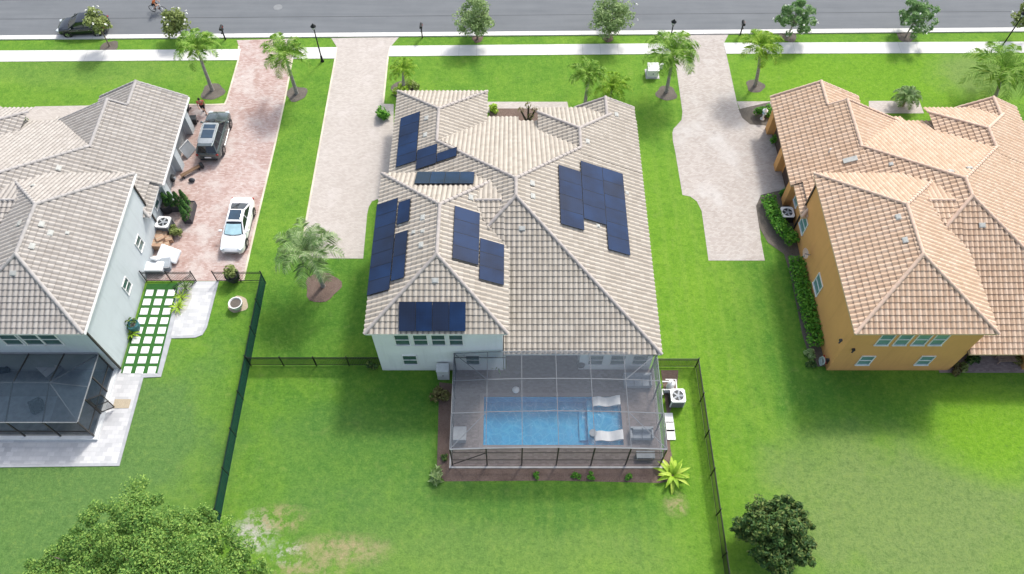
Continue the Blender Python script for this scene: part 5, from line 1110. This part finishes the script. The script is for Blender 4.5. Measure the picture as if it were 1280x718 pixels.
def palm(lab, base, top, L, nf, mat='leaf_palm', droop=1., trunk=.13, name='palm_tree', group='feather palms around the houses', npair=34, up=.75, wind=(0,0), sheath=False, lw=.05):
    t = thing(name, lab, 'palm tree' if name == 'palm_tree' else 'shrub', (base.x, base.y, 0), 0, group); tp = Vector((top.x-base.x, top.y-base.y, top.z)); tr = MB(); bend = Vector((tp.x*.35, tp.y*.35, tp.z*.5))
    tr.tube([(0,0,-.1),(0,0,.2),bend,tp*.93,tp], [trunk*1.6, trunk*1.25, trunk, trunk*.85, trunk*.6], 10); 
    tr.build('trunk', M['bark_grey'], t, smooth=True); cr = MB()
    for k in range(nf):
        az = 2*PI*k*.381966+rng.uniform(-.15,.15); e = up*(1.25-.95*(k/nf)) ; Lk = L*rng.uniform(.85,1.1)*(.8+.3*min(1, k/nf*2)); ca, sa = math.cos(az), math.sin(az); pts_ = []; p = tp.copy(); ang = e*1.5; N = 12
        for i in range(N+1):
            pts_.append(p.copy()); d = Vector((ca*math.cos(ang)+wind[0]*.5*i/N, sa*math.cos(ang)+wind[1]*.5*i/N, math.sin(ang))).normalized(); p = p+d*(Lk/N); ang -= (.16+.07*k/nf)*droop*(.5+i/N)
        cr.tube(pts_, [.035*(1-.85*i/N) for i in range(N+1)], 4)
        for j in range(npair):
            f = .12+.88*(j+rng.random()*.5)/npair; x = f*N; i = min(int(x), N-1); a = pts_[i].lerp(pts_[i+1], x-i); d = (pts_[i+1]-pts_[i]).normalized(); sd = d.cross(Vector((0,0,1))); sd = sd.normalized() if sd.length > .05 else Vector((1,0,0)); nn = sd.cross(d)
            ll = L*.27*(math.sin(PI*(.18+.80*f))**.7)*rng.uniform(.8,1.15)
            for s in (-1, 1):
                o = (sd*s*.85+d*.55+nn*rng.uniform(-.15,.3)).normalized(); mid_ = a+o*ll*.5; end = a+o*ll+Vector((0,0,-ll*.38*droop)); w = d*lw*rng.uniform(.7,1.2); i0 = len(cr.v)
                cr.v += [tuple(a-w*.4), tuple(a+w*.4), tuple(mid_+w*.5), tuple(end), tuple(mid_-w*.5)]; cr.f.append((i0,i0+1,i0+2,i0+3,i0+4))
    cr.build('crown', M[mat], t)
    if sheath: m = MB(); m.tube([tp+Vector((-.1,-.1,-.1)), tp+Vector((-.38,-.28,-.25)), tp+Vector((-.5,-.42,-.95))], [.05,.17,.08], 8); m.build('seed_sheath', M['palm_sheath'], t, smooth=True)
    return t
def topz(base, px, py):      # height of a crown whose centre shows at a pixel, above a known foot
    d = ray(px, py); t = base.y/d.y; return Vector((d.x*t, base.y, HC+d.z*t))
def pl(lab, b, c, L, nf, **k): base = P(*b); palm(lab, base, topz(base, *c), L, nf, **k)
pl('tall feather palm in a mulch ring at the lawn corner by the red driveway', (265.5,113), (246,60), 2.3, 17)
pl('leaning feather palm in a mulch ring on the strip right of the red driveway', (371,117), (356,70), 2.5, 17)
pl('wind blown feather palm with a hanging yellow sheath in the side lawn', (404,358), (385,318), 3.0, 20, wind=(-.2,.2), sheath=True, mat='leaf_palm_grey', up=.8)
pl('small feather palm over yellow shrubs at the front left corner of the white house', (505,113), (504,88), 1.6, 13, mat='leaf_palm_yellow', npair=24)
pl('feather palm close behind the small gable of the white house', (731,133), (736,96), 2.0, 18, up=.9)
pl('large drooping feather palm left of the tan right driveway', (833,115), (841,68), 3.0, 22, droop=1.1)
pl('yellowish feather palm at the lawn edge right of the tan driveway', (944,107), (951,60), 2.3, 17, mat='leaf_palm_yellow')
pl('largest feather palm in front of the orange house at the right edge', (1243,122), (1252,90), 3.6, 22, up=.7)
q = P(1128,132); palm('low grey green palm in the pale bed in front of the orange house', q, Vector((q.x, q.y, 1.0)), 1.5, 22, mat='leaf_palm_grey', trunk=.12, npair=26, up=.75)
q = P(763,124); t = palm('clump of yellow fronds beside the palm behind the small gable', q, Vector((q.x, q.y, 1.1)), 2.0, 20, mat='leaf_palm_yellow', name='areca_shrub', group='shrubs round the houses', npair=24, up=.9, trunk=.1)
# street trees
def st(lab, b, c, R_, mat, n, per, s, **k):
    base = P(*b); tp = topz(base, *c); tree('street_tree', lab, base, tp.z+R_, R_, tp.z, mat, n, per, s, cx=tp.x-base.x, cy=0, group='young street trees along the kerb', **k)
st('young flowering tree in front of the parked black car', (137,58), (121,25), 1.15, 'leaf_pale', 22, 55, .17, trunk=.06, flowers=6, clr=.4)
st('young white flowering tree by the kerb beside the palm near the red driveway', (230,49), (218,27), 1.35, 'leaf_pale', 26, 50, .17, trunk=.06, flowers=9, clr=.38)
st('round leafy street tree right of the pale centre driveway', (597,49), (593,21), 2.05, 'leaf_street', 66, 70, .12, trunk=.10, flat=.9, clr=.26, shell=.3)
st('round leafy street tree in front of the right half of the white house', (760,48), (765,20), 2.15, 'leaf_street', 68, 70, .12, trunk=.10, flat=.9, flowers=3, clr=.26, shell=.3)
def spiky(lab, b, c, R_):
    base = P(*b); tp = topz(base, *c); t = thing('street_tree', lab, 'tree', (base.x, base.y, 0), 0, 'young street trees along the kerb'); cx = tp.x-base.x; tr = MB(); tr.tube([(0,0,-.1),(0,0,.2),(cx*.5,0,tp.z*.5),(cx,0,tp.z-.2)], [.10,.07,.06,.05], 8); cr = MB(); fl = MB(); tips = []
    for k in range(52):
        d = rdir(); d.z = d.z*.8+.25; d.normalize(); e = Vector((cx,0,tp.z-.35))+d*R_*rng.uniform(.35,.85); tips.append(e)
        for j in range(34):
            a = (d*.5+rdir()).normalized(); leaf(cr, e+a*.24, (a.cross(rdir())+Vector((0,0,.6))).normalized(), .11, 5.0, ax=None if False else a.cross(Vector((0,0,1)))+Vector((.01,0,0)))
        if rng.random() < .4: clump(fl, e+d*.42+Vector((0,0,.1)), .09, 8, .09, 1, 1.2)
    limbs(tr, (cx*.7,0,tp.z*.6), tips[:14], .04); tr.build('trunk', M['bark_grey'], t, smooth=True); cr.build('crown', M['leaf_spiky'], t); fl.build('blossom', M['flower'], t)
spiky('white blossomed long leaved tree by the kerb right of the tan driveway', (985,45), (997,18), 1.9)
spiky('white blossomed long leaved tree by the kerb in front of the orange house', (1132,46), (1148,17), 1.95)
st('flowering tree cut by the right edge of the photo beside the street lamp', (1290,46), (1284,20), 1.2, 'leaf_pale', 20, 50, .17, trunk=.06, flowers=8)
# back garden trees
d = P(176, 730, 3.0); t = thing('oak_tree', 'big bright green spreading tree at the bottom left corner of the photo', 'tree', (d.x, d.y, 0)); cr = MB(); cen = []; o = Vector((d.x, d.y, 0))
for (px, py, z, r) in ((168,632,4.6,1.25),(160,655,4.8,1.5),(128,652,4.0,1.0),(110,676,3.6,1.2),(75,700,3.2,1.2),(45,716,2.8,1.0),(208,668,4.3,1.3),(236,655,3.4,.95),(254,645,2.9,.7),(272,672,3.0,1.1),(300,700,2.6,1.0),(322,718,2.2,.7),(225,705,4.2,1.6),(175,700,5.0,1.7),(125,712,4.4,1.5),(265,722,3.4,1.5),(200,740,4.6,2.0),(120,745,4.0,1.9),(60,745,3.4,1.6),(300,750,3.0,1.3)):
    c = P(px, py, z)-o
    for k in range(int(13*r*r)+4):
        dd = rdir(); rr = r*(.45+.62*rng.random()); e = c+Vector((dd.x*rr, dd.y*rr, dd.z*rr*.75)); cen.append(e); clump(cr, e, r*.30*rng.uniform(.5,1.3)+.12, int(rng.uniform(80,190)), .085, .75, 1.7)
tr = MB(); tr.tube([(0,0,-.1),(0,0,.3),(.1,.1,2.0),(0,.2,3.6)], [.36,.26,.20,.10], 10); limbs(tr, (.1,.1,1.8), rng.sample(cen, 26), .12); tr.build('trunk', M['bark'], t, smooth=True); cr.build('crown', M['leaf_oak'], t)
d = P(970, 662, 2.2); t = thing('magnolia_tree', 'dark glossy round tree standing alone in the right back lawn', 'tree', (d.x, d.y, 0)); cr = MB(); cen = []; o = Vector((d.x, d.y, 0))
for (px, py, z, r) in ((940,662,2.2,.95),(926,660,2.0,.5),(957,640,2.6,1.0),(985,633,2.5,.85),(1000,650,2.3,.75),(1005,672,2.0,.7),(970,665,2.9,1.15),(955,685,2.2,.9),(985,690,2.1,.9),(1006,702,1.5,.45),(975,704,1.6,.7),(970,660,1.6,1.2),(992,668,2.3,1.0),(995,690,1.9,.7),(968,690,2.0,.9),(975,650,2.4,1.1)):
    c = P(px, py, z)-o
    for k in range(int(20*r*r)+5):
        dd = rdir(); rr = r*(.4+.68*rng.random()); e = c+Vector((dd.x*rr, dd.y*rr, dd.z*rr*.9)); cen.append(e); clump(cr, e, r*.26*rng.uniform(.5,1.2)+.08, int(rng.uniform(40,85)), .12, .9, 2.1)
tr = MB(); tr.tube([(0,0,-.1),(0,0,.3),(.05,0,1.2),(0,0,2.4)], [.19,.14,.11,.06], 9); limbs(tr, (.05,0,1.0), rng.sample(cen, 18), .07); tr.build('trunk', M['bark'], t, smooth=True); cr.build('crown', M['leaf_dark'], t)
def bush(lab, px, py, r, h, mat, n, s, asp=1.8, name='shrub', grp='shrubs round the houses', z=0.):
    q = P(px, py); t = thing(name, lab, 'shrub', (q.x, q.y, z), 0, grp); cr = MB(); k = max(4, n//60)
    for i in range(k):
        a = rng.uniform(0, 2*PI); rr = r*.62*rng.random()**.5; zz = h*rng.uniform(.3,.75)*(1-.4*rr/r); clump(cr, (rr*math.cos(a), rr*math.sin(a), zz), r*.48, n//k, s, .8*h/r if h/r < 1.5 else 1.2, asp)
    tr = MB()
    for i in range(5): a = 2*PI*i/5; tr.tube([(0,0,-.03),(r*.4*math.cos(a), r*.4*math.sin(a), h*.6)], [.03,.012], 5)
    tr.build('stem', M['bark'], t); cr.build('foliage', M[mat], t); return t
bush('dark green rounded shrub at the house wall beside the pale centre driveway', 481, 147, .8, 1.1, 'leaf_hedge', 500, .13)
bush('yellow green shrub under the small palm at the front left corner of the white house', 501, 113, .8, .9, 'leaf_lime', 350, .15); bush('olive shrub right of the small palm at the front left house corner', 515, 110, .8, 1.0, 'leaf_pale', 350, .14)
bush('small lime shrub at the end of the pale front walk', 619, 139, .55, .8, 'leaf_lime', 260, .13)
bush('brownish green shrub beside the grey cabinet at the pool screen', 550, 500, .75, 1.0, 'leaf_brown', 450, .14)
bush('thin leggy plant at the left back corner of the mulch bed', 547, 596, .6, .8, 'leaf_street', 120, .2, 3)
bush('dark shrub tucked at the wall left of the white house back corner', 466, 462, .45, 1.2, 'leaf_dark', 240, .14)
for (px, lab) in ((671, 'leftmost tiny green shrub in the mulch below the pool screen'), (718, 'second tiny green shrub in the mulch below the pool screen, the largest'), (738, 'third tiny green shrub in the mulch, smallest of the row'), (784, 'rightmost tiny green shrub in the mulch below the pool screen')): bush(lab, px, 596, .30 if px != 718 else .4, .35, 'leaf_hedge', 110, .10)
bush('tiny dark shrub in the mulch left of the pool screen', 556, 573, .3, .4, 'leaf_dark', 100, .10)
def straps(lab, px, py, L, n, mat, w=.16, z=0., cat='plant', rise=.9):
    q = P(px, py); t = thing('strap_leaf_plant', lab, cat, (q.x, q.y, z), 0, 'strap leaved garden plants'); m = MB()
    for k in range(n):
        az = k*2.39996+rng.uniform(-.2,.2); ang = rise*rng.uniform(.55,1.35); p = Vector((0,0,.1)); l = L*rng.uniform(.75,1.1); prev = None
        for i in range(7):
            d = Vector((math.cos(az)*math.cos(ang), math.sin(az)*math.cos(ang), math.sin(ang))); sd = Vector((-math.sin(az), math.cos(az), 0))*w*.5*math.sin(PI*(.12+.86*i/6))
            i0 = len(m.v); m.v += [tuple(p-sd), tuple(p+Vector((0,0,-.02))), tuple(p+sd)]
            if i: m.f += [(i0-3,i0-2,i0+1,i0),(i0-2,i0-1,i0+2,i0+1)]
            p = p+d*l/6; ang -= .26
    MB().lathe((0,0,-.02), [(.09,0),(.07,.2),(.02,.3)], 8).build('stem', M['bark'], t); m.build('leaves', M[mat], t); return t
straps('large lime green strap leaved plant at the right back corner of the mulch bed', 840, 596, 1.35, 22, 'leaf_lime', .26)
straps('dark strap leaved plant standing on the deck against the white rear wall', 622.5, 461, .7, 14, 'leaf_palm_grey', .09, .036, rise=1.1)
# courtyard tree: bare dark stems with small heads
q = P(660, 155); t = thing('courtyard_tree', 'dark bare stemmed plant with leaf tufts in the brown courtyard bed', 'tree', (q.x, q.y, 0)); tr = MB(); cr = MB()
for (dx, dy, h) in ((0,.1,2.0),(-.6,.2,1.3),(.55,.1,1.5),(.2,-.2,1.0)):
    tr.tube([(0,0,0),(dx*.5,dy*.5,h*.5),(dx,dy,h)], [.11,.09,.07], 7)
    for k in range(16): a = rdir(); a.z = abs(a.z); leaf(cr, Vector((dx,dy,h+.05))+a*.25, (a.cross(rdir())+Vector((0,0,.5))).normalized(), .08, 5, ax=a.cross(Vector((0,0,1)))+Vector((.01,0,0)))
tr.build('trunk', plain('stem_dark', (.05,.04,.035), .9), t, smooth=True); cr.build('crown', M['leaf_brown'], t)
# hedges of the orange house
def hedge(lab, path, w, h, grp='clipped hedges along the orange house'):
    q = P(*path[0]); t = thing('hedge', lab, 'hedge', (q.x, q.y, 0), 0, grp); cr = MB(); cr2 = MB(); P_ = [P(*p)-q for p in path]
    for a, b in zip(P_[:-1], P_[1:]):
        L = (b-a).length; n = max(2, int(L/.28))
        for k in range(n):
            c = a.lerp(b, (k+.5)/n); s = (b-a).normalized(); sd = Vector((-s.y, s.x, 0))
            for j in (-1,0,1): clump(cr, c+sd*j*w*.3+Vector((rng.uniform(-.05,.05),rng.uniform(-.05,.05),h*rng.uniform(.5,.72))), w*.27, 34, .12, 1.0)
        m = MB(); 
    for a, b in zip(P_[:-1], P_[1:]): cr2.tube([a+Vector((0,0,0)), a+Vector((0,0,h*.5))], [.05,.02], 5)
    cr2.build('stem', M['bark'], t); cr.build('foliage', M['leaf_hedge'], t)
hedge('bright green hedge curving round the black air conditioner', [(957,252),(966,275),(972,287),(984,300),(990,308)], 1.15, 1.05)
hedge('long bright green hedge along the orange side wall', [(993,328),(998,355),(1006,385),(1014,415),(1020,436)], 1.25, 1.05)
for (px, py, r, h, lab) in ((946,144,.6,1.2,'dark green shrub left of the blue lantern by the orange garage'),(958,143,.6,1.3,'dark green shrub right of the blue lantern by the orange garage'),(966,178,.6,1.0,'potted style green bush between the two orange garage piers'),(981,245,.6,.9,'green bush at the corner between the tan driveway and the orange wall')): bush(lab, px, py, r, h, 'leaf_hedge', 320, .12)
for (px, py, r, h, mt, lab) in ((1010,445,.5,.5,'leaf_palm_grey','grey leaved shrub beside the coiled hose at the orange house'),(1014,457,.45,.45,'leaf_dark','low dark shrub at the back corner of the orange house'),(1193,463,.6,.6,'leaf_brown','pale brown shrub at the rear patio edge of the orange house'),(1204,462,.45,.5,'leaf_pale','small yellow green shrub right of the pale brown shrub'),(1214,452,.6,.6,'leaf_dark','dark bush under the rear eave of the orange house'),(1272,450,.7,.7,'leaf_brown','reddish brown bush at the right end of the rear patio')): bush(lab, px, py, r, h, mt, 240, .13)
q = P(1256, 452); t = thing('garden_bench', 'weathered bench among rocks on the rear patio of the orange house', 'bench', (q.x, q.y, .03)); m = MB()
for k in range(4): m.bb(-.7,.7,-.24+.12*k,-.14+.12*k,.40,.44)
m.build('seat', plain('bench_wood', (.28,.20,.16), .8, var=.3, scale=8), t); m = MB(); m.bb(-.7,.7,.26,.30,.5,.62); m.bb(-.7,.7,.26,.30,.68,.8); m.build('backrest', MATS['bench_wood'], t)
for sx in (-.6,.6):
    for sy in (-.2,.25): MB().bb(sx-.03,sx+.03,sy-.03,sy+.03,0,.40 if sy < 0 else .8).build('leg', MATS['bench_wood'], t)
q = P(952.5, 148); t = thing('garden_lantern', 'pale blue garden lantern between two dark shrubs by the orange garage', 'lantern', (q.x, q.y-.1, 0)); MB().lathe((0,0,0), [(.2,0),(.2,.06),(.09,.12),(.08,.6),(.17,.66)], 10).build('pedestal', M['white_plastic'], t); l = MB().lathe((0,0,.662), [(.14,0),(.2,.35)], 6).build('lantern_glass', M['sunshade'], t); MB().lathe((0,0,1.015), [(.25,0),(.08,.18),(.02,.3)], 6).build('cap', M['white_plastic'], l)
# topiaries in dark planters
def topiary(px, py, lab, h=1.5, r=.36):
    q = P(px, py); t = thing('topiary', lab, 'topiary', (q.x, q.y, .5), 0, 'conical topiaries by the grey house'); m = MB()
    for k in range(300):
        f = rng.random()**.8; a = rng.uniform(0, 2*PI); rr = r*(1-.75*f)*(.75+.3*rng.random()); p = Vector((rr*math.cos(a), rr*math.sin(a), .1+h*f)); leaf(m, p, Vector((math.cos(a), math.sin(a), .5)).normalized(), .11*rng.uniform(.7,1.2), 1.8)
    MB().tube([(0,0,-.05),(0,0,h*.8)], [.04,.015], 6).build('stem', M['bark'], t); m.build('foliage', M['leaf_topiary'], t)
def planter(a, b, w, lab):
    a, b = P(*a), P(*b); c = (a+b)/2; d = b-a; t = thing('planter_box', lab, 'planter', (c.x, c.y, 0), math.atan2(d.y, d.x), 'dark planter boxes by the grey house'); L = d.length; m = MB(); m.bb(-L/2,L/2,-w/2,-w/2+.05,0,.6); m.bb(-L/2,L/2,w/2-.05,w/2,0,.6); m.bb(-L/2,-L/2+.05,-w/2+.051,w/2-.051,0,.6); m.bb(L/2-.05,L/2,-w/2+.051,w/2-.051,0,.6); m.build('box', plain('planter_dark', (.06,.06,.068), .6), t); MB().bb(-L/2+.052,L/2-.052,-w/2+.052,w/2-.052,.02,.52).build('soil', M['mulch_dark'], t)
planter((212,262), (240,260), .65, 'dark planter box with four topiaries along the red driveway'); planter((241.5,257), (236,280), .65, 'dark planter box with two topiaries reaching toward the fence')
topiary(214, 262, 'conical topiary nearest the grey wall in the long planter'); topiary(221.5, 261, 'second conical topiary from the wall in the long planter'); topiary(228.5, 261, 'third conical topiary from the wall in the long planter'); topiary(236, 259, 'conical topiary at the planter corner on the driveway side')
topiary(237.5, 270, 'conical topiary in the short planter, farther from the fence'); topiary(236, 278, 'conical topiary in the short planter, nearer the fence')
bush('bright green potted bush beside the grey house air conditioner', 222, 292, .62, 1.1, 'leaf_pale', 320, .13)
def pot(px, py, lab, r, h, mat, leafmat, n, z=.015):
    q = P(px, py); t = thing('potted_plant', lab, 'potted plant', (q.x, q.y, z), 0, 'potted plants'); MB().lathe((0,0,0), [(r*.62,0),(r*.95,h*.55),(r,h),(r*.86,h),(r*.8,h*.85),(r*.1,h*.84)], 20).build('pot', mat, t, smooth=True); MB().lathe((0,0,h*.82), [(r*.8,0),(r*.78,.02)], 16).build('soil', M['mulch_dark'], t)
    if n:
        cr = MB(); clump(cr, (0,0,h+r*.7), r*.95, n, .12, .9); tr = MB(); tr.tube([(0,0,h*.8),(0,0,h+r*.6)], .025, 5); tr.build('stem', M['bark'], t); cr.build('foliage', M[leafmat], t)
pot(297, 384, 'round white stone pot standing on the side lawn', .5, .6, M['pot_white'], 'leaf_hedge', 0, .02)
pot(293, 350, 'round dark pot with a green bush behind the fence', .55, .75, M['dark_plastic'], 'leaf_pale', 260)
pot(171, 412, 'dark teal pot beside the stepping stones at the grey wall', .42, .8, M['pot_teal'], 'leaf_dark', 40)
straps('yellow green strap leaved plant in front of the teal pot', 166, 419, .75, 14, 'leaf_lime', .14, .02)
for (px, py, L, n, mt, lab) in ((233,362,.9,20,'leaf_palm_grey','spiky grey green plant by the gate beside the white path'),(228,374,.8,18,'leaf_lime','spiky lime plant in the middle of the bed beside the stepping stones'),(224,386,.8,18,'leaf_lime','spiky lime plant at the near end of the bed beside the stepping stones')): straps(lab, px, py, L, n, mt, .09, .016, rise=1.0)
bush('dark shrub hidden between the next house corner and the pale front walk', 28, 156, .9, 1.2, 'leaf_dark', 420, .14)
# ================================================================== LIGHT, SKY, CAMERA
EL, AZ = R(50), R(31)
sd = Vector((math.sin(AZ)*math.cos(EL), math.cos(AZ)*math.cos(EL), math.sin(EL)))
sun = bpy.data.lights.new('sun', 'SUN'); sun.energy = 1.55; sun.angle = R(8); sun.color = (1,.955,.88)
so_ = bpy.data.objects.new('sun', sun); COL.objects.link(so_); so_.rotation_euler = (-sd).to_track_quat('-Z', 'Y').to_euler(); so_.location = sd*80
W = bpy.data.worlds.new('World'); S.world = W; W.use_nodes = True; nt = W.node_tree; bg = nt.nodes['Background']; sky = nt.nodes.new('ShaderNodeTexSky')
sky.sky_type = 'NISHITA'; sky.sun_disc = False; sky.sun_elevation = EL; sky.sun_rotation = AZ; sky.air_density = 1.0; sky.dust_density = 3.0; sky.ozone_density = 1.0
bw = nt.nodes.new('ShaderNodeRGBToBW'); nt.links.new(sky.outputs[0], bw.inputs[0]); hs = nt.nodes.new('ShaderNodeMix'); hs.data_type = 'RGBA'; hs.inputs[0].default_value = .45; nt.links.new(sky.outputs[0], hs.inputs[6]); nt.links.new(bw.outputs[0], hs.inputs[7]); nt.links.new(hs.outputs[2], bg.inputs[0]); bg.inputs[1].default_value = .15
cam = bpy.data.cameras.new('camera'); cam.sensor_width = 36; cam.lens = FPX/1280*36; cam.clip_end = 4000; cam.clip_start = .5
co_ = bpy.data.objects.new('camera', cam); COL.objects.link(co_); co_.location = (0,0,HC); co_.rotation_euler = (R(90-58.2),0,0); S.camera = co_
S.view_settings.view_transform = 'Standard'; S.view_settings.look = 'None'; S.view_settings.gamma = 1; S.view_settings.use_curve_mapping = False
S.view_settings.exposure = 1.06
S.cycles.max_bounces = 6; S.cycles.transparent_max_bounces = 16; S.cycles.diffuse_bounces = 3
S.cycles.use_denoising = True
